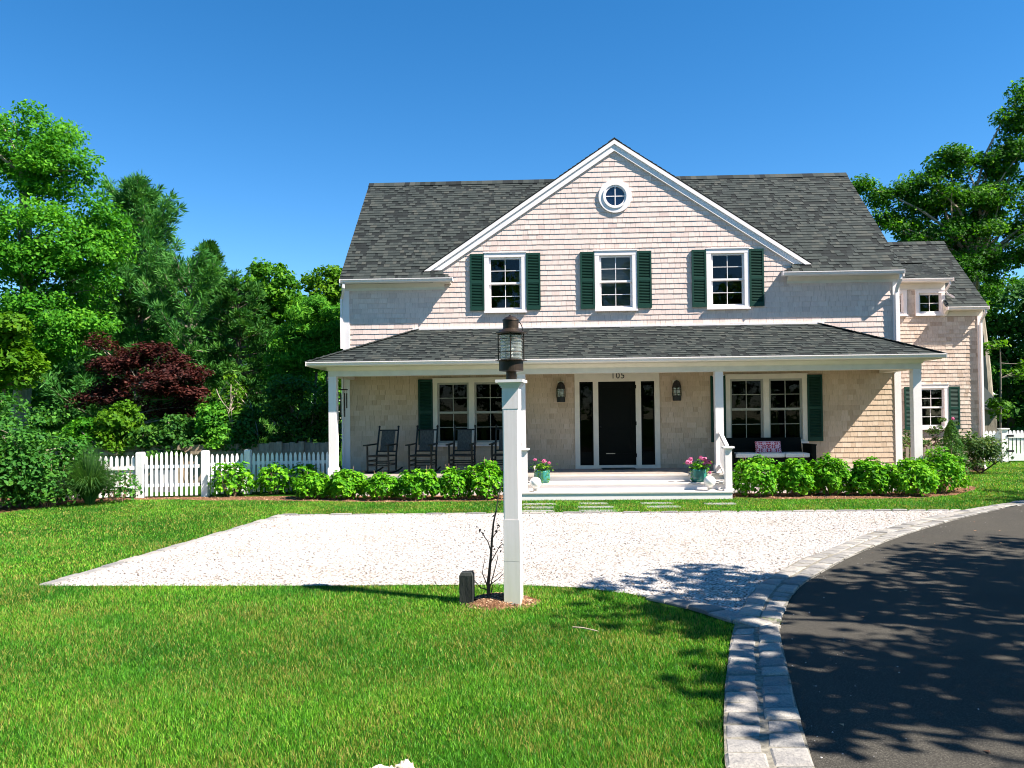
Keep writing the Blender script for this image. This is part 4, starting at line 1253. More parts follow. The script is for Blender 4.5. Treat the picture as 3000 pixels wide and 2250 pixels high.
chips('mulch', 2600, lambda x, y: ((x + .42) / .37) ** 2 + ((y + 12.17) / .29) ** 2 < 1, (-1, .15, -12.7, -11.8), .016, M['mulchchip'], 'shredded brown bark mulch around the lamp post', 'mulch', z0=moundz, flat_=.5)
chips('mulch', 26000, lambda x, y: inpoly(x, y, BED_R) | inpoly(x, y, BED_L), (-10, 12.9, -4.5, 4.2), .022, M['mulchchip'], 'brown bark mulch under the shrubs along the house', 'mulch')

mb = MB(); mb.prism([(-.795, -12.26, .0), (-.67, -12.275, 0), (-.66, -12.15, 0), (-.785, -12.14, 0)], (.0, .0, .27))
mb.add([(-.795, -12.26, .271), (-.67, -12.275, .271), (-.66, -12.15, .271), (-.785, -12.14, .271), (-.78, -12.25, .297), (-.685, -12.26, .302), (-.675, -12.16, .304), (-.775, -12.15, .296)],
       [(0, 1, 5, 4), (1, 2, 6, 5), (2, 3, 7, 6), (3, 0, 4, 7), (4, 5, 6, 7)])
tag(mb.build('stump_post', M['stump']), 'short dark weathered wooden post left of the bare sapling', 'post')

sap = empty('sapling', (-.52, -12.18, .05), 'nearly bare thin rose sapling between the short dark post and lamp post', 'sapling')
mb = MB()
main = [(-.525, -12.18, .05), (-.53, -12.18, .18), (-.515, -12.17, .32), (-.50, -12.16, .47), (-.49, -12.17, .60), (-.475, -12.16, .75), (-.45, -12.15, .86)]
mb.tube(main, [.020, .017, .014, .012, .011, .009, .007], 7)
def br(a, *pts, r0=.0065):
    pts = [a] + list(pts); mb.tube(pts, [r0 * (1 - .6 * i / (len(pts) - 1)) for i in range(len(pts))], 5)
br((-.50, -12.16, .47), (-.53, -12.15, .57), (-.58, -12.14, .64), (-.62, -12.14, .70))
br((-.515, -12.17, .36), (-.47, -12.19, .44), (-.42, -12.2, .53), (-.39, -12.2, .56))
br((-.49, -12.17, .60), (-.45, -12.16, .66), (-.43, -12.16, .73))
br((-.53, -12.18, .16), (-.45, -12.2, .22), (-.36, -12.22, .30))
br((-.53, -12.18, .12), (-.60, -12.2, .15), (-.66, -12.2, .22), (-.70, -12.22, .25))
br((-.53, -12.18, .14), (-.585, -12.17, .28), (-.56, -12.16, .42))
br((-.53, -12.18, .10), (-.48, -12.18, .26), (-.44, -12.17, .42), (-.445, -12.18, .46))
br((-.53, -12.18, .20), (-.40, -12.2, .30), (-.32, -12.2, .42), r0=.003)
br((-.50, -12.18, .10), (-.49, -12.18, .17), (-.50, -12.19, .06))
mb.build('stem', M['twig'], sap)
bud = np.array([(-.62, -12.14, .70), (-.60, -12.14, .665), (-.43, -12.16, .73), (-.44, -12.16, .68), (-.40, -12.2, .55), (-.385, -12.2, .57), (-.46, -12.15, .81), (-.36, -12.22, .30), (-.43, -12.2, .50), (-.57, -12.14, .63), (-.49, -12.18, .44), (-.48, -12.18, .51), (-.47, -12.14, 1.08), (-.46, -12.14, 1.0), (-.42, -12.14, .93)])
bud = np.repeat(bud, 5, 0) + rng.normal(size=(75, 3)) * .014
mb = MB(); mb.tube([(-.45, -12.15, .86), (-.43, -12.14, .98), (-.40, -12.14, 1.10), (-.37, -12.14, 1.19)], [.006, .005, .004, .003], 6)
mb.tube([(-.42, -12.14, 1.02), (-.46, -12.14, 1.07), (-.48, -12.14, 1.12)], [.003, .002, .002], 5)
mb.build('new_shoot', M['drystem'], sap)

# ------------------------------------------------------------------ leaf builders
def leaves_mesh(name, C, Nn, size, mat, parent, aspect=.6, rnd=None, shape='quad', droop=.25):
    """C centres (n,3), Nn normals, size (n,) lengths"""
    n = len(C)
    Nn = Nn / np.linalg.norm(Nn, axis=1, keepdims=True)
    a = rng.normal(size=(n, 3)); a -= Nn * (a * Nn).sum(1, keepdims=True); a[:, 2] -= droop; a -= Nn * (a * Nn).sum(1, keepdims=True)
    a /= np.linalg.norm(a, axis=1, keepdims=True) + 1e-9
    b = np.cross(Nn, a)
    L = size[:, None]; W = L * aspect
    if shape == 'quad':
        pts = [C - a * L * .5, C + b * W * .5 + Nn * L * .06, C + a * L * .5, C - b * W * .5 + Nn * L * .06]
        V = np.stack(pts, 1); F = np.arange(n * 4, dtype=np.int32).reshape(n, 4); k = 1
    elif shape == 'ovate':
        pts = [C - a * L * .5, C - a * L * .22 + b * W * .44 + Nn * L * .07, C + a * L * .12 + b * W * .42 + Nn * L * .09, C + a * L * .55 - Nn * L * .10, C + a * L * .12 - b * W * .42 + Nn * L * .09, C - a * L * .22 - b * W * .44 + Nn * L * .07]
        V = np.stack(pts, 1); B = np.arange(n, dtype=np.int32)[:, None] * 6
        F = np.concatenate([B + np.array([[0, 1, 2, 3]]), B + np.array([[0, 3, 4, 5]])], 1).reshape(-1, 4); k = 2
    elif shape == 'needle':
        pts = [C - b * W * .5, C + b * W * .5, C + a * L]
        V = np.stack(pts, 1); F = np.arange(n * 3, dtype=np.int32).reshape(n, 3); k = 1
    r = rng.random(n) if rnd is None else np.clip(rnd, 0, 1)
    o = mk_object(name, V.reshape(-1, 3) - (np.array(origin_of(parent)) if parent is not None else 0), F, mat, parent, rnd=np.repeat(r, k))
    return o

def limb(mb, a, b, r0, r1, bend=.12, n=5, sides=6):
    a, b = Vector(a), Vector(b); L = (b - a).length
    off = Vector((random.uniform(-1, 1), random.uniform(-1, 1), random.uniform(-.2, .8))) * L * bend
    pts = []; rs = []
    for i in range(n + 1):
        t = i / n; pts.append(a.lerp(b, t) + off * math.sin(math.pi * t)); rs.append(r0 + (r1 - r0) * t)
    mb.tube(pts, rs, sides, cap=False)
    return pts

def tree(name, label, cat, base, lobes, leaf, lsize, trunk_r=.22, trunk_top=None, barkm='bark', group=None, shape='quad', aspect=.62, lean=(0, 0), limbs=26, clump_r=.55, trunks=1, shell=.45, upbias=.6, dens=1.0):
    root = empty(name, base, label, cat, group)
    base = Vector(base)
    C, Nn, Rn = [], [], []
    centres = []
    for (cx, cy, cz, rx, ry, rz, ncl, nl) in lobes:
        for i in range(ncl):
            d = rng.normal(size=3); d /= np.linalg.norm(d)
            rr = (shell + (1 - shell) * rng.random() ** .6) * rng.uniform(.85, 1.08)
            c = np.array([cx + d[0] * rx * rr, cy + d[1] * ry * rr, cz + d[2] * rz * rr])
            if c[2] < base.z + .15: continue
            centres.append((c, d))
            cr = clump_r * rng.uniform(.6, 1.35)
            m_ = int(nl * dens * rng.uniform(.5, 1.4) * (cr / clump_r) ** 1.5)
            p = rng.normal(size=(m_, 3)); p /= np.linalg.norm(p, axis=1, keepdims=True); p *= np.array([1, 1, .52]) * cr * (.25 + .75 * rng.random((m_, 1)) ** .6)
            p[:, 2] -= .12 * (p[:, 0] ** 2 + p[:, 1] ** 2) / max(cr, .05)
            C.append(c + p)
            nn = rng.normal(size=(m_, 3)) * .55 + d * .35 + p / cr * .4; nn[:, 2] += upbias
            Nn.append(nn)
            Rn.append(np.clip(rng.normal(.45 + rng.uniform(-.18, .22), .2, m_), 0, 1))
    C, Nn, Rn = np.concatenate(C), np.concatenate(Nn), np.concatenate(Rn)
    k = C[:, 2] > base.z + .03
    C, Nn, Rn = C[k], Nn[k], Rn[k]
    mb = MB()
    top = Vector(trunk_top) if trunk_top is not None else base + Vector((lean[0], lean[1], 3))
    for tix in range(trunks):
        b0 = base + (Vector((random.uniform(-.25, .25), random.uniform(-.2, .2), 0)) if trunks > 1 else Vector())
        t0 = top + (Vector((random.uniform(-.8, .8), random.uniform(-.5, .5), random.uniform(-.4, .3))) if trunks > 1 else Vector())
        tp = limb(mb, b0 - Vector((0, 0, .05)), t0, trunk_r, trunk_r * .45, .04, 7, 9)
        pick = random.sample(range(len(centres)), min(limbs // trunks, len(centres)))
        for i in pick:
            c = Vector(centres[i][0])
            s = min(tp[2:], key=lambda q: (q - c).length + .6 * max(0, q.z - c.z))
            limb(mb, s, c, trunk_r * random.uniform(.22, .38), .012, .10, 5, 5)
    mb.build('trunk', M[barkm], root)
    leaves_mesh('crown', C, Nn, lsize * rng.uniform(.6, 1.35, len(C)), M[leaf], root, aspect, Rn, shape)
    return root

leaves_mesh('bud', bud, rng.normal(size=bud.shape), rng.uniform(.015, .035, len(bud)), M['twig'], sap, .6)
# ------------------------------------------------------------------ hydrangeas
def hydrangea(x, y, rx, h, label, n=520, mat='hydrangea', size=.115, ry=None, group='hydrangeas planted along the porch', name='hydrangea', cat='shrub'):
    root = empty(name, (x, y, 0), label, cat, group)
    ry = ry or rx * .9
    d = rng.normal(size=(n, 3)); d[:, 2] = np.abs(d[:, 2]) * 1.2 - .95 * rng.random(n); d /= np.linalg.norm(d, axis=1, keepdims=True)
    bump_ = 1 + .17 * np.sin(d[:, 0] * 6 + x * 5) * np.sin(d[:, 2] * 5 + y * 3) + .11 * np.sin(d[:, 1] * 9 + x * 2)
    rr = (.62 + .42 * rng.random(n) ** .5) * bump_
    C = np.stack([x + d[:, 0] * rx * rr, y + d[:, 1] * ry * rr, h * .42 + d[:, 2] * h * .60 * rr], 1)
    C = C[C[:, 2] > .05]; dd = C - np.array([x, y, h * .3])
    dd /= np.linalg.norm(dd, axis=1, keepdims=True)
    Nn = dd * .75 + rng.normal(size=C.shape) * .42; Nn[:, 2] += .55
    leaves_mesh('foliage', C, Nn, size * rng.uniform(.55, 1.3, len(C)), M[mat], root, .72, np.clip(rng.normal(.5 + random.uniform(-.10, .08), .24, len(C)), 0, 1), 'ovate', droop=.8)
    mb = MB()
    for i in range(14):
        a = random.uniform(0, 6.28); q = Vector((x + math.cos(a) * rx * .7, y + math.sin(a) * ry * .7, h * random.uniform(.5, .9)))
        limb(mb, (x + math.cos(a) * .08, y + math.sin(a) * .08, -.02), q, .008, .004, .1, 4, 5)
    for i in range(3):
        a = random.uniform(0, 6.28); mb.tube([(x + math.cos(a) * rx * .4, y + math.sin(a) * ry * .3, h * .7), (x + math.cos(a) * rx * .5, y + math.sin(a) * ry * .35, h * random.uniform(1.05, 1.22))], .004, 4)
    mb.build('stem', M['drystem'], root)
    return root
HL = [(-5.02, -2.36, .46, .60, 'leafy bright green hydrangea at the far left, in front of the picket fence end'),
      (-4.26, -2.55, .42, .62, 'bright green hydrangea at the foot of the leftmost porch column'),
      (-3.46, -2.72, .40, .60, 'bright green hydrangea in front of the leftmost rocking chair'),
      (-2.64, -2.74, .43, .63, 'bright green hydrangea in front of the second rocking chair from the left'),
      (-1.92, -2.70, .40, .66, 'bright green hydrangea in front of the third rocking chair from the left'),
      (-1.22, -2.72, .42, .80, 'tallest left hand hydrangea, just left of the lamp post')]
HR = [(4.50, -2.52, .50, .86, 'large bright hydrangea right beside the stair newel post'),
      (5.36, -2.50, .40, .84, 'bright green hydrangea in front of the right half of the bench'),
      (6.10, -2.42, .42, .80, 'bright green hydrangea just right of the bench'),
      (6.88, -2.48, .42, .76, 'bright green hydrangea in front of the sunlit shingle wall'),
      (7.70, -2.62, .50, .76, 'dense hydrangea left of the rightmost porch column'),
      (8.62, -2.02, .48, .92, 'broad bright hydrangea at the right end of the bed, past the last porch column')]
for (x, y, rx, h, L) in HL: hydrangea(x, y, rx * random.uniform(.9, 1.08), h * random.uniform(.86, .97), L, n=int(1450 * random.uniform(.85, 1.1)), size=.092 * random.uniform(.9, 1.12))
for (x, y, rx, h, L) in HR: hydrangea(x, y, rx * random.uniform(.92, 1.06), h * random.uniform(.88, .98), L, n=int(1750 * random.uniform(.85, 1.1)), size=.096 * random.uniform(.9, 1.12))
hydrangea(-7.12, -1.72, .44, .74, 'half shaded hydrangea in front of the garden gate post', n=520, group='hydrangeas by the left picket fence')
hydrangea(-6.28, -1.36, .40, .68, 'hydrangea wholly in shade, in front of the picket fence', n=460, group='hydrangeas by the left picket fence')
hydrangea(-5.50, -1.34, .34, .70, 'dark shaded hydrangea behind the leftmost bright one', n=320, group='hydrangeas by the left picket fence')

# ------------------------------------------------------------------ porch furniture
def rocking_chair(name, loc, rz, label):
    root = empty(name, loc, label, 'rocking chair', 'rocking chairs on the porch', rz)
    m = 'chair'
    for s in (-1, 1):
        x = s * .255
        mb = MB(); mb.tube([(x, .20, .06), (x, .22, .42), (x * .98, .38, 1.06)], [.024, .024, .021], 8); mb.lathe([(0, 1.055), (.02, 1.06), (.03, 1.085), (.02, 1.11), (0, 1.115)], (x * .98, .38, 0), 10)
        mb.build('back_post', M[m], root, world=False)
        mb = MB(); mb.tube([(x * 1.05, -.24, .06), (x * 1.05, -.25, .64)], .024, 8); mb.build('leg', M[m], root, world=False)
        mb = MB(); mb.tube([(x, -.52 + i * .12, .018 + .085 * ((i - 4.2) / 5) ** 2) for i in range(10)], .022, 6); mb.build('rocker', M[m], root, world=False)
        mb = MB(); mb.prism([(x * 1.08 - .05, -.36, .645), (x * 1.08 + .05, -.36, .645), (x * 1.05 + .03, .24, .665), (x * 1.05 - .03, .24, .665)], (0, 0, .028)); mb.build('armrest', M[m], root, world=False)
        mb = MB(); mb.tube([(x * 1.05, -.24, .20), (x, .2, .20)], .012, 6); mb.tube([(x * 1.05, -.24, .30), (x, .2, .30)], .012, 6); mb.build('stretcher', M[m], root, world=False)
    mb = MB()
    for y, z in ((-.245, .19), (-.245, .29), (.21, .22)): mb.tube([(-.26, y, z), (.26, y, z)], .013, 6)
    mb.build('stretcher', M[m], root, world=False)
    mb = MB(); mb.box(-.25, .25, -.27, .24, .40, .425); mb.tube([(-.26, -.26, .405), (.26, -.26, .405)], .022, 8); mb.build('seat', M['chair'], root, world=False)
    mb = MB(); mb.obox((0, .30, .75), (.172, 0, 0), (0, .008, -.002), (0, .061, .255))
    mb.build('back_panel', M['weave'], root, world=False)
    mb = MB(); mb.tube([(-.25, .245, .50), (.25, .245, .50)], .018, 7); mb.tube([(-.25, .363, 1.0), (.25, .363, 1.0)], .018, 7); mb.build('back_rail', M[m], root, world=False)
    return root
for x, y, rz, L in ((-3.80, -.95, R(-14), 'dark rocking chair with woven grey back, leftmost of the four on the porch'),
                    (-2.83, -.95, R(-8), 'dark rocking chair with woven grey back, in front of the black shutter'),
                    (-1.90, -.97, R(-5), 'dark rocking chair with woven grey back, in front of the left porch window'),
                    (-.90, -.97, R(-5), 'dark rocking chair with woven grey back, half hidden behind the lamp post')):
    rocking_chair('rocking_chair', (x, y, DZ), rz, L)

bench = empty('bench', (5.32, -.62, DZ), 'long black wooden settle under the right porch window', 'bench')
def bb(mb, name, mat='black'): return mb.build(name, M[mat], bench)
mb = MB(); mb.obox((5.27, -.42, .93), (.88, 0, 0), (0, .02, -.006), (0, .06, .24)); bb(mb, 'backrest')
mb = MB(); mb.box(4.42, 6.20, -1.0, -.42, .665, .715); bb(mb, 'seat')
mb = MB(); mb.box(4.42, 6.20, -.985, -.96, DZ + .06, .664); bb(mb, 'front_panel')
for xa, xb in ((4.33, 4.419), (6.201, 6.29)):
    mb = MB(); mb.box(xa, xb, -1.04, -.36, DZ, 1.0); mb.box(xa - .01, xb + .01, -1.06, -.34, 1.001, 1.03); bb(mb, 'armrest')
def soft_box(name, c, hs, mat, rz=0, tilt=0, pillow=.35):
    """a rounded cushion"""
    n = 10; vs = []; fs = []
    def P(u, v, s):
        e = (1 - abs(u) ** 4) * (1 - abs(v) ** 4)
        return Vector((u * hs[0] * (1 - .03 * (1 - abs(v))), v * hs[1], s * hs[2] * (1 - pillow + pillow * e ** .5)))
    rot = Matrix.Rotation(rz, 3, 'Z') @ Matrix.Rotation(tilt, 3, 'X')
    for s in (1, -1):
        b = len(vs)
        for i in range(n + 1):
            for j in range(n + 1): vs.append(tuple(rot @ P(-1 + 2 * i / n, -1 + 2 * j / n, s) + Vector(c)))
        for i in range(n):
            for j in range(n):
                a = b + i * (n + 1) + j; q = (a, a + n + 1, a + n + 2, a + 1)
                fs.append(q if s > 0 else q[::-1])
    b2 = (n + 1) ** 2
    edge = [i * (n + 1) for i in range(n + 1)] + [n * (n + 1) + j for j in range(1, n + 1)] + [i * (n + 1) + n for i in range(n - 1, -1, -1)] + [j for j in range(n - 1, 0, -1)]
    for a, b in zip(edge, edge[1:] + edge[:1]): fs.append((a, b, b + b2, a + b2))
    o = mk_object(name, np.array(vs), fs, mat, smooth=True); 
    import bmesh
    bm = bmesh.new(); bm.from_mesh(o.data); bmesh.ops.recalc_face_normals(bm, faces=bm.faces); bm.to_mesh(o.data); bm.free()
    md = o.modifiers.new('bevel', 'BEVEL'); md.width = .012; md.segments = 2; md.limit_method = 'ANGLE'; md.angle_limit = R(50)
    return o
for x, L in ((4.74, 'off white seat cushion at the left end of the black bench'), (5.31, 'off white seat cushion under the red patterned pillow'), (5.885, 'off white seat cushion at the right end of the black bench')):
    tag(soft_box('seat_cushion', (x, -.72, .775 + random.uniform(-.004, .006)), (.278, .27, .062), M['cushion'], rz=random.uniform(-.015, .015), pillow=.25), L, 'cushion', 'seat cushions on the bench')
pil = tag(soft_box('throw_pillow', (5.30, -.66, .955), (.30, .145, .06), M['pillow'], tilt=R(72), pillow=.6), 'red and white patterned throw pillow on the black bench', 'pillow')

# pots
def pot(x, y, z, s, label, heads, seed):
    rs = random.Random(seed)
    root = empty('flower_pot', (x, y, z), label, 'flower pot', 'teal flower pots on the steps')
    mb = MB(); mb.lathe([(0, 0), (.135, 0), (.158, .02), (.176, .08), (.176, .16), (.170, .24), (.176, .262), (.166, .266), (.155, .24), (.150, .225), (0, .222)], (x, y, z), 36)
    mb.build('pot', M['pot'], root, smooth=True)
    n = 170; p = rng.normal(size=(n, 3)) * np.array([.105, .095, .06]); p[:, 2] = np.abs(p[:, 2]) + .25 + .09 * rng.random(n)
    C = p + np.array([x, y, z]); N_ = p * np.array([2, 2, 1]) + rng.normal(size=(n, 3)) * .25; N_[:, 2] += .3
    trail = []
    for k in range(5):
        a = rs.uniform(-2.9, -.2); 
        for t in range(12):
            trail.append((x + math.cos(a) * (.16 + .03 * math.sin(t)), y + math.sin(a) * (.17 + .012 * t * .5), z + .27 - t * .016 * (1 + k % 3 * .4)))
    T = np.array(trail) + rng.normal(size=(len(trail), 3)) * .012
    C = np.concatenate([C, T]); N_ = np.concatenate([N_, np.tile([0, -1, .5], (len(T), 1)) + rng.normal(size=T.shape) * .4])
    leaves_mesh('foliage', C, N_, np.concatenate([rng.uniform(.035, .065, n), rng.uniform(.02, .04, len(T))]), M['yellowgreen' if seed == 1 else 'hydrangea'], root, .85, None, 'ovate')
    for (hx, hy, hz, hr) in heads:
        m_ = 46; d = rng.normal(size=(m_, 3)); d /= np.linalg.norm(d, axis=1, keepdims=True)
        c = np.array([x + hx, y + hy, z + hz])
        leaves_mesh('blossom', c + d * hr * rng.uniform(.6, 1, (m_, 1)) * np.array([1, 1, .8]), d + rng.normal(size=d.shape) * .3, np.full(m_, hr * .75), M['petal'], root, .9, None, 'ovate')
    mb = MB()
    for (hx, hy, hz, hr) in heads: mb.tube([(x + hx * .3, y + hy * .3, z + .24), (x + hx, y + hy, z + hz)], .004, 5)
    mb.build('stem', M['privet'], root)
    if seed == 1:
        mb = MB(); mb.obox((x - .15, y - .06, z + .32), (.022, 0, .012), (0, .002, 0), (-.012, 0, .05)); mb.build('plant_tag', M['tag'], root)
    return root
pot(-.03, -2.36, .302, 1, 'teal glazed pot with three small pink flower heads, left side of the steps', [(-.145, -.03, .50, .042), (.045, -.04, .47, .05), (.155, -.02, .43, .042)], 1)
pot(3.34, -2.36, .302, 1, 'teal glazed pot with large clustered pink flowers, right side of the steps', [(-.24, -.05, .42, .06), (-.17, .0, .48, .055), (-.19, -.05, .41, .05), (.06, -.02, .50, .06), (.13, -.03, .49, .05), (.19, -.03, .43, .06), (.25, .0, .41, .045), (.12, -.06, .39, .04), (.22, -.1, .2, .035)], 2)

# globe lamps
for x, L in ((-.17, 'white globe lamp on the bottom step beside the lamp post'), (3.46, 'white globe lamp on the bottom step by the right newel post')):
    root = empty('globe_lamp', (x, -2.90, .159), L, 'lamp', 'globe lamps on the bottom step')
    mb = MB(); rr = .122
    mb.lathe([(rr * math.sin(math.pi * i / 20) if 0 < i < 20 else 0.0001, .19 - rr * math.cos(math.pi * i / 20)) for i in range(21)], (x, -2.90, .159), 32)
    mb.build('globe', M['globe'], root, smooth=True)
    mb = MB(); mb.lathe([(0, 0), (.058, 0), (.058, .008), (.05, .012), (.044, .03), (.044, .058), (.05, .062), (.05, .076), (0, .078)], (x, -2.90, .159), 24); mb.build('lamp_base', M['globe'], root)
    mb = MB(); mb.lathe([(.0455, .020), (.0465, .022), (.0465, .052), (.0455, .054)], (x, -2.90, .159), 24); mb.build('metal_band', M['metal'], root)
    mb = MB(); mb.tube([(x + .05, -2.92, .165), (x + .12, -2.93, .163), (x + .16, -2.9, .163)], .004, 5); mb.build('power_cord', M['globe'], root)

# wall lanterns
for x, L in ((.45, 'black wall lantern left of the front door'), (3.265, 'black wall lantern right of the front door')):
    root = empty('wall_lantern', (x, -.02, 2.1), L, 'wall lantern', 'wall lanterns beside the front door')
    mb = MB(); mb.box(x - .075, x + .075, -.04, -.018, 2.30, 2.60); mb.build('mounting_block', M['cream'], root)
    mb = MB(); y = -.165
    mb.lathe([(0, 2.085), (.098, 2.085), (.104, 2.10), (.104, 2.20), (.112, 2.205), (.09, 2.215), (0, 2.216)], (x, y, 0), 24)
    mb.lathe([(.108, 2.405), (.112, 2.415), (.106, 2.44), (.092, 2.50), (.062, 2.555), (.02, 2.585), (0, 2.588)], (x, y, 0), 24)
    for k in range(6):
        a = k * math.pi / 3 + .3; mb.tube([(x + .115 * math.cos(a), y + .115 * math.sin(a), 2.2), (x + .115 * math.cos(a), y + .115 * math.sin(a), 2.42)], .006, 5)
    for zz in (2.26, 2.36): mb.tube([(x + .115 * math.cos(2 * math.pi * k / 20), y + .115 * math.sin(2 * math.pi * k / 20), zz) for k in range(21)], .004, 4, cap=False)
    mb.box(x - .03, x + .03, -.10, -.0405, 2.44, 2.50)
    mb.build('lantern_frame', M['iron'], root)
    mb = MB(); mb.lathe([(.085, 2.217), (.085, 2.404)], (x, y, 0), 24); mb.build('lantern_glass', M['lens'], root, smooth=True)
    mb = MB(); mb.lathe([(0, 2.23), (.018, 2.235), (.03, 2.29), (.024, 2.33), (0, 2.35)], (x, y, 0), 14); mb.build('bulb', M['globe'], root, smooth=True)

# door mat, wind chime
mb = MB(); mb.box(1.42, 2.22, -.52, -.10, DZ + .003, DZ + .022); tag(mb.build('door_mat', M['stump']), 'dark doormat lying before the black front door', 'doormat')
ch = empty('wind_chime', (-4.62, -1.35, 2.45), 'dark wind chime hanging beside the leftmost porch column', 'wind chime')
mb = MB(); mb.lathe([(0, 2.40), (.10, 2.40), (.105, 2.425), (0, 2.43)], (-4.62, -1.35, 0), 16); mb.tube([(-4.62, -1.35, 2.43), (-4.62, -1.35, 2.70)], .004, 4); mb.build('chime_top', M['bronze'], ch)
for k in range(5):
    a = 2 * math.pi * k / 5 + .3; cx, cy = -4.62 + .075 * math.cos(a), -1.35 + .075 * math.sin(a)
    mb = MB(); mb.tube([(cx, cy, 2.33 - .0 * k), (cx, cy, 1.88 - .05 * k + .1)], .014, 8); mb.tube([(cx, cy, 2.40), (cx, cy, 2.33)], .002, 4); mb.build('chime_tube', M['bronze'], ch)

# rock and twig on the lawn
ico_v, ico_f = [], []
rock = MB()
for (cx, cy, cz, r) in ((-.81, -15.79, .012, .042), (-.755, -15.80, .014, .038), (-.69, -15.79, .028, .046), (-.86, -15.80, .010, .034), (-.64, -15.79, .010, .030)):
    nb = 14
    for i in range(nb): pass
    b = len(rock.v)
    for i in range(nb + 1):
        for k in range(nb * 2):
            th_, ph_ = math.pi * i / nb, math.pi * k / nb
            d = Vector((math.sin(th_) * math.cos(ph_), math.sin(th_) * math.sin(ph_), math.cos(th_)))
            q = r * (1 + .35 * mnoise.noise(d * 2.3 + Vector((cx * 30, 0, 0))) + .22 * mnoise.noise(d * 7 + Vector((0, cx * 20, 0))))
            rock.v.append((cx + d.x * q * 1.1, cy + d.y * q, cz + d.z * q))
    for i in range(nb):
        for k in range(nb * 2):
            k2 = (k + 1) % (nb * 2); rock.f.append((b + i * nb * 2 + k, b + i * nb * 2 + k2, b + (i + 1) * nb * 2 + k2, b + (i + 1) * nb * 2 + k)); rock.r.append(.5)
M['rock'] = plain('pale_coral_rock', (.62, .52, .40), .95, .1, nscale=40, namt=.35, bumpamt=1)
tag(rock.build('rock', M['rock']), 'rough pale cream rock lying on the lawn', 'rock')
mb = MB(); mb.tube([(.22, -13.22, .05), (.30, -13.25, .052), (.38, -13.31, .05), (.42, -13.33, .045)], [.006, .006, .005, .003], 5); tag(mb.build('twig', M['oldwood']), 'dry brown twig lying on the lawn in front of the lamp post', 'twig')

# ------------------------------------------------------------------ picket fences
def picket(mb, c, dirv, w_, h, th, z0=.04, pointed=True):
    d = Vector(dirv); nrm = Vector((-d.y, d.x, 0)); c = Vector(c)
    prof = [(-w_ / 2, z0), (w_ / 2, z0), (w_ / 2, h - .085)]
    prof += [(w_ * .42, h - .05), (w_ * .26, h - .018), (0, h), (-w_ * .26, h - .018), (-w_ * .42, h - .05)] if pointed else [(w_ * .35, h - .02), (0, h), (-w_ * .35, h - .02)]
    prof.append((-w_ / 2, h - .085) if pointed else (-w_ / 2, h - .06))
    if not pointed: prof[2] = (w_ / 2, h - .06)
    mb.prism([c + d * u + Vector((0, 0, z)) for u, z in prof], nrm * th)
def fpost(root, p, w_, h, mat='fence_white', rz=0):
    mb = MB(); q = Vector((*p, 0)); a, b = Vector((math.cos(rz), math.sin(rz), 0)) * w_ / 2, Vector((-math.sin(rz), math.cos(rz), 0)) * w_ / 2
    mb.obox(q + Vector((0, 0, h / 2)), a, b, (0, 0, h / 2)); mb.obox(q + Vector((0, 0, h + .008)), a * .86, b * .86, (0, 0, .008))
    return mb.build('post', M[mat], root)
def panel(root, p, q, h, sp=.106, w_=.062, mat='fence_white', pointed=True, arch=0, rails=(.20, .72), name='picket_panel'):
    p, q = Vector((*p, 0)), Vector((*q, 0)); d = (q - p).normalized(); L = (q - p).length; n = max(2, int(L / sp)); nrm = Vector((-d.y, d.x, 0))
    mb = MB()
    for i in range(n):
        t = (i + .5) / n; hh = h + arch * math.sin(math.pi * t)
        picket(mb, p + d * L * t - nrm * .022, d, w_, hh * random.uniform(.995, 1.005), .02, pointed=pointed)
    for rz in rails: mb.bar(p + Vector((0, 0, rz)) + nrm * .02, q + Vector((0, 0, rz)) + nrm * .02, .035, .075)
    return mb.build(name, M[mat], root)
fen = empty('picket_fence', (-6.0, -1.9, 0), 'white pointed picket fence running from the porch to the garden gate', 'fence')
P3, P2, P1 = (-6.93, -1.20), (-7.72, -1.72), (-9.08, -2.02)
fpost(fen, P3, .135, 1.02); fpost(fen, P2, .145, 1.03)
panel(fen, (-6.85, -1.18), (-4.95, -.95), .96); panel(fen, (-7.64, -1.68), (-7.0, -1.25), .96)
f2 = empty('picket_fence', (-9.9, -2.4, 0), 'white picket fence left of the garden gate, half hidden by ornamental grass', 'fence')
fpost(f2, P1, .15, 1.02); panel(f2, (-9.18, -2.04), (-10.9, -2.55), .96, rails=(.25, .68))
gate = empty('garden_gate', (-8.25, -2.3, 0), 'white garden gate with pickets rising to an arch', 'gate')
panel(gate, (-8.99, -2.03), (-7.82, -1.84),   .93, sp=.102, w_=.056, arch=.115, rails=(.28, .70))
mb = MB(); mb.box(-8.85, -8.35, -1.90, -1.885, .12, .62); mb.build('gate_board', M['fence_white'], gate)
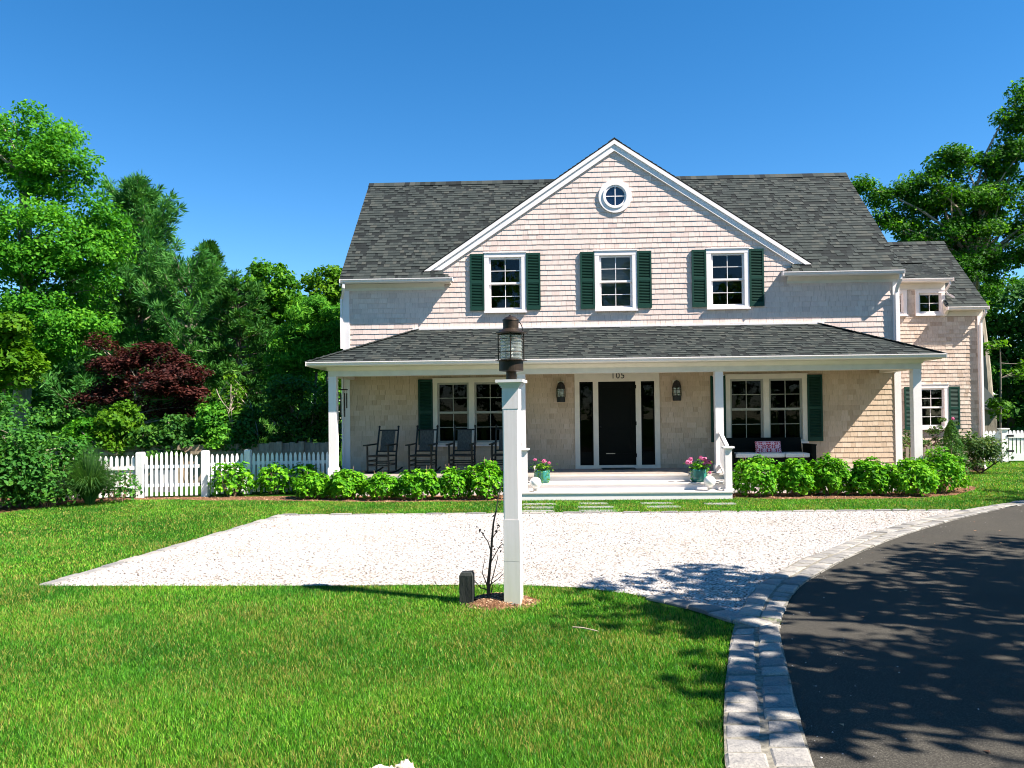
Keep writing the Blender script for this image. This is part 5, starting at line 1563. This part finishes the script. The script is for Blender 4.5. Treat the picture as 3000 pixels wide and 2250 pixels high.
# shed of white boards seen between the pickets is left to the storage box
f3 = empty('picket_fence', (15.2, 8.3, 0), 'white flat topped picket fence at the right corner of the wing', 'fence')
def flat_panel(root, p, q, h, sp=.125, w_=.088):
    p, q = Vector((*p, 0)), Vector((*q, 0)); d = (q - p).normalized(); L = (q - p).length; n = int(L / sp); nrm = Vector((-d.y, d.x, 0)); mb = MB()
    for i in range(n): picket(mb, p + d * L * (i + .5) / n - nrm * .02, d, w_, h, .02, z0=.05, pointed=False)
    for rz, hh in ((.90, .15), (.17, .24)): mb.bar(p + Vector((0, 0, rz)) - nrm * .03, q + Vector((0, 0, rz)) - nrm * .03, .03, hh)
    return mb.build('picket_panel', M['fence_white'], root)
flat_panel(f3, (13.6, 8.25), (15.62, 8.22), 1.08); fpost(f3, (15.74, 8.22), .20, 1.12)
mb = MB(); mb.box(15.60, 15.88, 8.08, 8.36, 1.12, 1.16); mb.build('post_cap', M['fence_white'], f3)
g2 = empty('garden_gate', (16.6, 8.2, 0), 'white flat topped gate with dark hinges at the right edge', 'gate')
flat_panel(g2, (15.90, 8.22), (17.3, 8.16), 1.09)
for z in (.38, .90):
    mb = MB(); mb.box(15.80, 16.02, 8.10, 8.118, z - .035, z + .035); mb.build('hinge', M['iron'], g2)
flat_panel(empty('picket_fence', (18.4, 8.2, 0), 'white flat topped picket fence beyond the right gate', 'fence'), (17.4, 8.2), (21, 8.2), 1.08)
# old board fence behind the left garden
f4 = empty('board_fence', (-8.5, 1.6, 0), 'weathered tan board fence behind the white picket fence', 'fence')
mb = MB(); x = -13.5
while x < -5.7:
    w_ = random.uniform(.12, .16); hh = 1.04 + (x + 13.5) * .010 + random.uniform(-.02, .02)
    mb.box(x, x + w_ - .006, 1.5, 1.52, .02, hh); x += w_
mb.build('board_panel', M['oldwood'], f4)
mb = MB(); mb.box(-13.5, -5.75, 1.44, 1.499, .82, .90); mb.build('rail', M['oldwood'], f4)
for x in (-12.2, -9.75, -7.05, -6.45):
    mb = MB(); mb.box(x - .07, x + .07, 1.36, 1.4395, 0, 1.14); mb.box(x - .06, x + .06, 1.34, 1.359, .86, .90); mb.build('post', M['oldwood'], f4)
# little grey picket screen by the wing
f5 = empty('picket_screen', (9.3, .6, 0), 'low grey weathered picket screen behind the rightmost porch column', 'fence')
mb = MB()
for i in range(12): 
    if random.random() > .12: mb.box(8.72 + i * .105, 8.79 + i * .105, .55, .57, .05, .88 + random.uniform(-.03, .02))
mb.box(8.70, 9.98, .571, .60, .76, .83); mb.box(8.70, 9.98, .571, .60, .25, .32); mb.build('picket_panel', M['greywood'], f5)

# ------------------------------------------------------------------ plants by the wing
def shrub(name, label, cat, x, y, rx, h, leaf, n, size, group=None, z0=.1, aspect=.55, shell=.2):
    ry = rx * .85
    return tree(name, label, cat, (x, y, 0), [(x, y, h * .56, rx, ry, h * .46, max(8, int(n / 26)), 44)], leaf, size, trunk_r=.025, trunk_top=(x, y, h * .6), barkm='twig', limbs=18, clump_r=rx * .34, trunks=3, shell=shell, group=group, aspect=aspect)
shrub('rose_bush', 'loose rose bush against the wing wall, left of the little conifer', 'shrub', 10.35, 3.1, .58, 1.25, 'rose', 1500, .085)
shrub('rose_bush', 'spreading rose bush at the right corner of the wing wall', 'shrub', 12.2, 3.2, .74, 1.15, 'rose', 2200, .085)
shrub('rose_bush', 'tall rose with one pink bloom under the wing window', 'shrub', 11.45, 3.4, .44, 1.6, 'rose', 700, .08, shell=.5)
mb = MB(); d = rng.normal(size=(24, 3)); d /= np.linalg.norm(d, axis=1, keepdims=True)
rb = [o for o in COL.objects if o.name.startswith('rose_bush')][-1]
leaves_mesh('blossom', np.array([11.55, 3.25, 1.55]) + d * .04, d, np.full(24, .05), M['petal'], rb, .9, None, 'ovate')
shrub('rose_bush', 'small rose peeking over the grey picket screen', 'shrub', 9.2, 1.3, .32, 1.2, 'rose', 300, .06)
def conifer(name, label, x, y, h, r, leaf, n, size, cat='conifer', base_z=0, group=None, aspect=.35, shape='quad', droop=0.2):
    root = empty(name, (x, y, base_z), label, cat, group)
    t = rng.random(n) ** .8; a = rng.uniform(0, 2 * np.pi, n)
    rad = r * (1 - t) ** .8 * (.72 + .3 * rng.random(n)) * (1 + .16 * np.sin(a * 5 + t * 22)) + .02
    C = np.stack([x + np.cos(a) * rad, y + np.sin(a) * rad, base_z + .05 + t * (h - .05)], 1)
    Nn = np.stack([np.cos(a), np.sin(a), np.full(n, .5)], 1) + rng.normal(size=(n, 3)) * .4
    leaves_mesh('crown', C, Nn, size * rng.uniform(.6, 1.3, n), M[leaf], root, aspect, np.clip(rng.normal(.45, .22, n), 0, 1), shape, droop=-.7)
    mb = MB(); mb.tube([(x, y, base_z - .02), (x, y, base_z + h * .85)], [r * .12, .01], 7); mb.build('trunk', M['bark'], root)
    return root
conifer('arborvitae', 'small dark cone shaped conifer in front of the wing wall', 11.1, 2.45, 1.50, .48, 'thuja', 4200, .07)

# ornamental grass and the left corner planting
og = empty('ornamental_grass', (-9.45, -3.4, 0), 'fountain shaped ornamental grass in the left bed by the fence', 'ornamental grass')
n = 3200
a = rng.uniform(0, 2 * np.pi, n); bl = rng.uniform(.7, 1.35, n); sp_ = rng.uniform(.15, .85, n) ** 1.2
V = np.zeros((n, 9, 3)); 
for k in range(5):
    t = k / 4
    rr = .12 * rng.random(n) if k == 0 else rr
    rad = .06 + sp_ * 1.0 * t ** 1.35 * bl
    zz = bl * (t * 1.10 - .95 * sp_ * t ** 2.4)
    cx = -9.45 + np.cos(a) * rad; cy = -3.4 + np.sin(a) * rad
    wv = .007 * (1 - .8 * t)
    if k < 4:
        V[:, 2 * k] = np.stack([cx - np.sin(a) * wv, cy + np.cos(a) * wv, zz], 1); V[:, 2 * k + 1] = np.stack([cx + np.sin(a) * wv, cy - np.cos(a) * wv, zz], 1)
    else: V[:, 8] = np.stack([cx, cy, zz], 1)
V[:, :, 2] = np.maximum(V[:, :, 2], .0)
B = np.arange(n, dtype=np.int32)[:, None] * 9
F = np.concatenate([B + np.array([[0, 1, 3]]), B + np.array([[0, 3, 2]]), B + np.array([[2, 3, 5]]), B + np.array([[2, 5, 4]]), B + np.array([[4, 5, 7]]), B + np.array([[4, 7, 6]]), B + np.array([[6, 7, 8]])], 1).reshape(-1, 3)
mk_object('blades', V.reshape(-1, 3) - np.array([-9.45, -3.4, 0]), F, M['reed'], og, rnd=np.repeat(rng.random(n), 7))
hydrangea(-9.12, -2.85, .42, .66, 'small leafy shrub between the ornamental grass and the left gate post', n=520, mat='lilac', size=.075, group='low shrubs in the left bed', name='shrub')
hydrangea(-10.1, -3.75, .62, .8, 'leafy green shrub at the foot of the ornamental grass', n=800, mat='lilac', size=.075, group='low shrubs in the left bed', name='shrub')
tree('lilac_bush', 'large rounded lilac bush at the left edge of the lawn', 'shrub', (-11.2, -3.9, 0), [(-11.2, -3.9, 1.25, 1.35, 1.2, 1.15, 130, 60), (-10.5, -4.1, .8, .85, .8, .8, 60, 60), (-10.2, -3.1, .7, .7, .6, .7, 40, 60), (-12.0, -4.2, 1.0, 1.2, 1.2, .95, 60, 60)], 'lilac', .10, trunk_r=.035, trunk_top=(-11.2, -3.9, 1.2), barkm='palebark', limbs=30, clump_r=.34, trunks=4)

# ------------------------------------------------------------------ trees
def at(px, py, depth):
    xn, yn = (px - 1500) / 2333, (1179 - py) / 2333
    p = CAM + (fw + r2 * xn + u2 * yn) * depth
    return p
def lobe(px, py, depth, rx, ry, ncl, nl, zs=.85):
    p = at(px, py, depth); k = depth / 2333
    return (p.x, p.y, p.z, rx * k, rx * k * zs, ry * k, ncl, nl)
def gnd(px, depth):
    p = at(px, 1220, depth); return (p.x, p.y, 0.0)

D = 27
tree('maple_tree', 'tall broad green maple filling the left edge, highest on that side', 'tree', gnd(40, D),
     [lobe(60, 410, D, 150, 110, 46, 62), lobe(165, 500, D - .5, 105, 85, 34, 62), lobe(-90, 400, D, 150, 130, 30, 55), lobe(235, 740, D - 1, 130, 130, 52, 62), lobe(70, 700, D - 1.5, 170, 130, 60, 60),
      lobe(-120, 740, D, 170, 170, 36, 55), lobe(150, 930, D - 1, 160, 130, 56, 62), lobe(0, 1010, D - 1.5, 170, 120, 44, 60), lobe(300, 640, D - .5, 55, 70, 14, 55)],
     'maple', .13, trunk_r=.33, trunk_top=tuple(at(70, 520, D)), limbs=50, clump_r=.60, barkm='palebark', dens=3.0)
def plume_tree(name, label, cat, base, H, profile, mat, nlen, aspect, whorl=.55, per=6, up=(.05, .75), tuft=20, trunk_r=.22, ragged=.35, tipup=.35, start=.12, lean=0.0):
    """conifer: whorled branches carrying needle plumes; profile(t) gives branch length at relative height t"""
    root = empty(name, base, label, cat)
    bx, by, bz = base
    mb = MB(); mb.tube([(bx, by, -.05), (bx + lean * .5, by, H * .5), (bx + lean, by, H * .97)], [trunk_r, trunk_r * .6, .02], 8)
    C, Nn, Rn = [], [], []
    z = H * start
    while z < H:
        t = z / H; Lm = profile(t)
        for k in range(per):
            a = random.uniform(0, 6.283); L = Lm * random.uniform(1 - ragged, 1 + ragged * .6)
            e = up[0] + (up[1] - up[0]) * t + random.uniform(-.12, .12)
            tx = bx + lean * t
            pts = []
            for q in range(7):
                u = q / 6; r = L * u
                pts.append(Vector((tx + math.cos(a) * r * math.cos(e), by + math.sin(a) * r * math.cos(e), z + r * math.sin(e) + tipup * L * u ** 2.5)))
            mb.tube(pts, [trunk_r * .16 * (1 - .85 * q / 6) + .008 for q in range(7)], 4, cap=False)
            side = Vector((-math.sin(a), math.cos(a), 0)); tone = random.uniform(-.2, .22)
            ns = max(3, int(L / .22))
            for q in range(ns):
                u = .28 + .72 * (q + random.random()) / ns
                p = pts[min(5, int(u * 6))].lerp(pts[min(6, int(u * 6) + 1)], u * 6 - int(u * 6))
                spread = L * .30 * (1.15 - u) + .06
                for m_ in range(3):
                    c = p + side * random.uniform(-1, 1) * spread + Vector((0, 0, random.uniform(-.03, .10)))
                    n_ = tuft
                    d = rng.normal(size=(n_, 3)) * .55 + np.array([math.cos(a) * .55, math.sin(a) * .55, .55])
                    d /= np.linalg.norm(d, axis=1, keepdims=True)
                    C.append(np.array(c) + d * nlen * .5 * rng.random((n_, 1))); Nn.append(d); Rn.append(np.clip(rng.normal(.42 + tone, .2, n_), 0, 1))
        z += whorl * random.uniform(.75, 1.25) * (1 - .45 * t)
    mb.build('trunk', M['bark'], root)
    C, D_, Rn = np.concatenate(C), np.concatenate(Nn), np.concatenate(Rn)
    n = len(C); w_ = np.cross(D_, rng.normal(size=(n, 3))); w_ /= np.linalg.norm(w_, axis=1, keepdims=True)
    L = nlen * rng.uniform(.7, 1.25, (n, 1)); W = L * aspect
    V = np.stack([C, C + D_ * L * .5 + w_ * W * .5, C + D_ * L, C + D_ * L * .5 - w_ * W * .5], 1)
    mk_object('crown', V.reshape(-1, 3) - np.array(base), np.arange(n * 4, dtype=np.int32).reshape(n, 4), M[mat], root, rnd=Rn)
    return root
D = 33; g = gnd(415, D)
plume_tree('white_pine', 'tall soft needled white pine with an open pointed top right of the big maple', 'tree', g, 11.2, lambda t: 4.3 * (1 - t) ** .58 * (.78 + .22 * math.sin(t * 17)) + .30, 'pine', .30, .14, whorl=.55, per=7, tuft=17, lean=-.15)
D = 31; g = gnd(560, D)
plume_tree('white_pine', 'smaller spreading white pine in front of the taller one', 'tree', g, 7.6, lambda t: 2.9 * (1 - t) ** .5 + .25, 'pine', .28, .13, whorl=.60, per=6, tuft=16)
D = 39; g = gnd(615, D)
plume_tree('spruce_tree', 'dark spruce with a thin spiky top between the pine and the round trees', 'tree', g, 10.2, lambda t: 3.8 * (1 - t) ** .85 + .12, 'spruce', .30, .18, whorl=.5, per=6, tuft=12, up=(-.1, .55), tipup=.15, ragged=.5)
D = 36
tree('round_tree', 'round topped mid green tree just left of the house roof gap', 'tree', gnd(790, D),
     [lobe(795, 830, D, 78, 72, 46, 90), lobe(745, 900, D, 90, 80, 40, 80), lobe(850, 900, D, 60, 60, 26, 80), lobe(770, 1010, D, 110, 90, 40, 70)],
     'oak', .20, trunk_r=.2, trunk_top=tuple(at(790, 880, D)), limbs=24, clump_r=.5)
D = 34
tree('round_tree', 'yellowish green round tree touching the left edge of the main roof', 'tree', gnd(970, D),
     [lobe(965, 850, D, 85, 62, 50, 90), lobe(1060, 880, D, 70, 60, 20, 80), lobe(940, 950, D, 80, 80, 36, 80), lobe(1000, 1050, D, 80, 80, 20, 70)],
     'yellowgreen', .19, trunk_r=.2, trunk_top=tuple(at(970, 900, D)), limbs=24, clump_r=.48)
D = 29; g = gnd(700, D)
plume_tree('hemlock_tree', 'dark drooping evergreen below the round trees, left of the bright feathery shrub', 'tree', g, 6.6, lambda t: 2.7 * (1 - t) ** .6 + .2, 'spruce', .22, .22, whorl=.42, per=7, tuft=16, up=(-.1, .3), tipup=.0)
D = 26
tree('feathery_shrub', 'bright feathery fine leaved shrub tree beside the upper left wall of the house', 'tree', gnd(900, D),
     [lobe(930, 930, D, 82, 70, 46, 190), lobe(880, 1010, D, 80, 70, 40, 190), lobe(965, 1020, D, 50, 70, 24, 170), lobe(850, 1100, D, 60, 50, 20, 150)],
     'willow', .20, trunk_r=.07, trunk_top=tuple(at(910, 980, D)), limbs=26, clump_r=.38, trunks=3, shape='quad', aspect=.24, upbias=.3)
D = 22.3
tree('privet_bush', 'tall dense dark green bush beside the left end of the porch', 'shrub', gnd(865, D),
     [lobe(880, 1190, D, 95, 80, 56, 90), lobe(900, 1300, D, 95, 90, 50, 90), lobe(830, 1350, D, 70, 70, 30, 80), lobe(965, 1240, D - .3, 28, 140, 20, 80), lobe(840, 1140, D, 55, 45, 20, 80)],
     'privet', .105, trunk_r=.05, trunk_top=tuple(at(870, 1250, D)), limbs=30, clump_r=.30, trunks=4)
D = 23.5
tree('japanese_maple', 'dark red leaved japanese maple with pale branches behind the board fence', 'tree', gnd(430, D),
     [lobe(430, 1045, D, 95, 45, 34, 100), lobe(525, 1085, D, 75, 48, 28, 100), lobe(335, 1080, D, 72, 50, 26, 100), lobe(450, 1125, D - .3, 110, 45, 34, 100), lobe(560, 1160, D, 55, 32, 16, 100), lobe(315, 1150, D, 70, 36, 18, 100),
      lobe(300, 1005, D, 30, 22, 5, 80), lobe(240, 1170, D, 32, 18, 6, 80), lobe(440, 1195, D, 65, 30, 14, 90), lobe(510, 1210, D, 50, 26, 10, 90)],
     'redmaple', .105, trunk_r=.06, trunk_top=tuple(at(420, 1110, D)), limbs=70, clump_r=.33, barkm='palebark', trunks=2, upbias=1.5, shell=.25, dens=1.15)
D = 19.5
tree('yellow_green_tree', 'lime green young tree at the left edge above the lilac', 'tree', gnd(20, D),
     [lobe(35, 960, D, 55, 45, 18, 80), lobe(70, 1050, D, 45, 40, 14, 80), lobe(20, 1090, D, 80, 50, 20, 80), lobe(-60, 1000, D, 90, 90, 24, 80)],
     'yellowgreen', .15, trunk_r=.06, trunk_top=tuple(at(20, 1000, D)), limbs=24, clump_r=.32, upbias=.9)
D = 21.9
for px, py, rx, ry, mat, L in ((255, 1265, 55, 55, 'maple', 'green leafy shrub behind the lilac, left end of the hedge row'), (345, 1235, 55, 75, 'yellowgreen', 'bright green upright shrub below the red maple'),
                               (440, 1268, 62, 40, 'thuja', 'low arching evergreen over the board fence, below the red maple'), (540, 1255, 66, 46, 'thuja', 'feathery evergreen over the board fence, right of the red maple trunk'),
                               (640, 1225, 50, 52, 'willow', 'mid green shrub left of the airy yellow one behind the fence'), (715, 1250, 45, 55, 'privet', 'dark shrub above the right end of the board fence')):
    tree('hedge_shrub', L, 'shrub', gnd(px, D), [lobe(px, py + 8, D, rx, ry, 34, 90), lobe(px, py + 50, D - .3, rx * .9, 40, 14, 70)], mat, .12, trunk_r=.03, trunk_top=tuple(at(px, py + 10, D)), limbs=14, clump_r=.26, trunks=3, group='shrubs behind the board fence')
tree('airy_shrub', 'tall airy yellowish shrub with thin stems right of the red maple', 'shrub', gnd(675, 22), [lobe(670, 1150, 22, 42, 46, 20, 22), lobe(690, 1230, 22, 50, 50, 18, 30)], 'yellowgreen', .10, trunk_r=.02, trunk_top=tuple(at(675, 1180, 22)), limbs=24, clump_r=.22, trunks=4, barkm='palebark')
nt_l = 26000
xx = rng.uniform(-95, 95, nt_l); hz = 4.5 + 2.5 * np.sin(xx * .31) * np.sin(xx * .11 + 1) + 1.5 * np.sin(xx * .9)
leaves_mesh('treeline', np.stack([xx, 62 + rng.uniform(-3, 3, nt_l), rng.random(nt_l) ** .7 * (hz + 3)], 1), rng.normal(size=(nt_l, 3)) + np.array([0, -.5, .6]), rng.uniform(.5, 1.1, nt_l), M['oak'], None, .7)['kind'] = 'stuff'
tag(bpy.data.objects['treeline'], 'far line of woodland behind the house, seen in the gaps between nearer trees', 'treeline')
# woods further back on the left
for px, D, L, m in ((120, 44, 'dark wood tree far behind the red maple', 'oak'), (480, 46, 'dark wood tree far behind the white pine', 'oak'), (820, 48, 'dark wood tree far behind the round trees', 'oak'), (300, 41, 'dark wood tree between the big maple and the pine', 'privet')):
    tree('wood_tree', L, 'tree', gnd(px, D), [lobe(px, 970, D, 170, 110, 60, 46), lobe(px - 60, 1100, D, 170, 110, 50, 46), lobe(px + 80, 1140, D, 150, 90, 40, 46), lobe(px, 1210, D, 200, 50, 30, 46)], m, .27, trunk_r=.25, limbs=14, clump_r=.9, dens=2.0, group='trees in the woods on the left')

# right hand trees
D = 34
tree('maple_tree', 'tall maple with open leafy branches behind the right wing', 'tree', gnd(2895, D),
     [lobe(2790, 480, D, 62, 42, 17, 58), lobe(2700, 560, D, 75, 48, 22, 58), lobe(2830, 590, D, 110, 70, 42, 62), lobe(2640, 650, D, 60, 42, 14, 55), lobe(2590, 585, D, 34, 22, 6, 48), lobe(2525, 552, D, 26, 18, 5, 46), lobe(2560, 640, D, 22, 16, 3, 40), lobe(2750, 700, D, 120, 62, 40, 62),
      lobe(2920, 700, D, 140, 90, 52, 62), lobe(2930, 460, D, 70, 55, 22, 60), lobe(2985, 350, D, 50, 52, 15, 60), lobe(3010, 265, D, 26, 34, 6, 55), lobe(3060, 500, D, 140, 150, 40, 58), lobe(2830, 810, D - .5, 120, 60, 30, 60)],
     'maple_deep', .14, trunk_r=.30, trunk_top=tuple(at(2850, 780, D)), limbs=46, clump_r=.60, barkm='palebark', dens=3.6)
D = 42
for px, py, L, m in ((2720, 870, 'dark wood tree behind the wing roof', 'oak'), (2960, 900, 'dark wood tree behind the right gate', 'privet'), (3120, 860, 'dark wood tree off the right edge behind the white fence', 'oak')):
    tree('wood_tree', L, 'tree', gnd(px, D), [lobe(px, py, D, 150, 120, 54, 50), lobe(px + 30, py + 180, D, 150, 110, 54, 50), lobe(px - 20, py + 330, D, 160, 70, 36, 50)], m, .27, trunk_r=.24, limbs=14, clump_r=.85, dens=2.0, group='trees in the woods on the right')
tree('understory_tree', 'slender young tree with bright leaf sprays behind the right fence', 'tree', gnd(2925, 31), [lobe(2930, 1190, 31, 36, 30, 8, 60), lobe(2975, 1080, 31, 40, 40, 6, 50), lobe(2900, 1010, 31, 30, 30, 5, 50)], 'yellowgreen', .17, trunk_r=.05, trunk_top=tuple(at(2930, 1020, 31)), limbs=14, clump_r=.36, upbias=.9)
# grey shed seen past the corner of the wing
shed = empty('shed', (17.9, 13.5, 0), 'small grey shingled shed behind the white fence at right', 'shed')
mb = MB(); mb.box(15.8, 18.2, 13.0, 15.6, 0, 1.9); mb.add([(15.8, 13.0, 1.9), (15.8, 15.6, 1.9), (15.8, 14.3, 2.7), (18.2, 13.0, 1.9), (18.2, 15.6, 1.9), (18.2, 14.3, 2.7)], [(0, 1, 2), (3, 5, 4)]); mb.build('wall', M['greywood'], shed)
mb = MB(); mb.prism([(15.6, 12.8, 1.80), (18.4, 12.8, 1.80), (18.4, 14.3, 2.76), (15.6, 14.3, 2.76)], (0, 0, .05)); mb.prism([(15.6, 15.8, 1.80), (18.4, 15.8, 1.80), (18.4, 14.3, 2.76), (15.6, 14.3, 2.76)], (0, 0, .05)); mb.build('roof', M['roof'], shed)

# trees to the right of the camera that dapple the driveway
tree('oak_tree', 'oak tree beside the driveway, off to the right, that shades the asphalt', 'tree', (15.5, -16.5, 0),
     [(10.9, -14.85, 6.8, 2.6, 2.4, 1.3, 38, 56), (13.4, -16.45, 8.0, 3.2, 3.2, 1.7, 44, 56), (10.2, -18.25, 7.0, 2.4, 2.4, 1.3, 30, 56), (13.2, -12.45, 7.0, 3.0, 1.9, 1.3, 42, 56), (13.0, -20.15, 8.2, 3.2, 2.6, 1.6, 40, 60), (8.0, -13.95, 5.6, 1.5, 1.1, 0.6, 12, 60), (6.3, -13.15, 5.6, 1.2, 0.8, 0.45, 11, 60), (5.7, -14.55, 5.5, 0.9, 0.55, 0.4, 7, 60), (5.95, -16.3, 5.4, .8, .7, .35, 7, 60), (9.0, -16.45, 6.6, 1.6, 1.7, 0.9, 18, 60), (17, -14.15, 8.5, 3, 3, 2, 40, 60), (9.2, -12.75, 5.8, 1.2, 0.7, 0.4, 8, 55)],
     'oak', .24, trunk_r=.34, trunk_top=(13.5, -16.5, 6.5), limbs=80, clump_r=.6)
tree('oak_tree', 'oak tree beyond the right edge of the driveway that shades the far lawn corner', 'tree', (20.5, -6.5, 0),
     [(18.0, -6.2, 8.0, 2.6, 2.4, 1.5, 50, 62), (21, -7, 9.5, 3.2, 3.0, 2.2, 50, 60), (22, -4.5, 8.0, 3, 2.6, 1.8, 34, 60)], 'oak', .24, trunk_r=.30, trunk_top=(20, -6.5, 7), limbs=50, clump_r=.62)

ob = tree('oak_tree', 'tall oak of the tree line behind the photographer, reflected in the windows, in a row added to block sky light', 'tree', (-4, -44, 0), [(-4, -44, 9, 6, 5, 5.5, 110, 26), (-9, -46, 7, 5, 4, 5, 60, 26), (-2, -42, 4.5, 5, 3, 3.5, 40, 26)], 'oak', .55, trunk_r=.35, trunk_top=(-4, -44, 7), limbs=24, clump_r=1.1, group='tree line behind the photographer')
for x, y, rz in ((-16, -45, 1.1), (-28, -40, 2.3), (8, -47, 3.0), (19, -44, 4.2), (31, -38, 5.1), (-37, -28, .6), (40, -27, 2.0)):  # further unseen oaks, added to cut the sky light on the front walls
    c = copy_tree(ob); c.location = (x, y, 0); c.rotation_euler = (0, 0, rz)
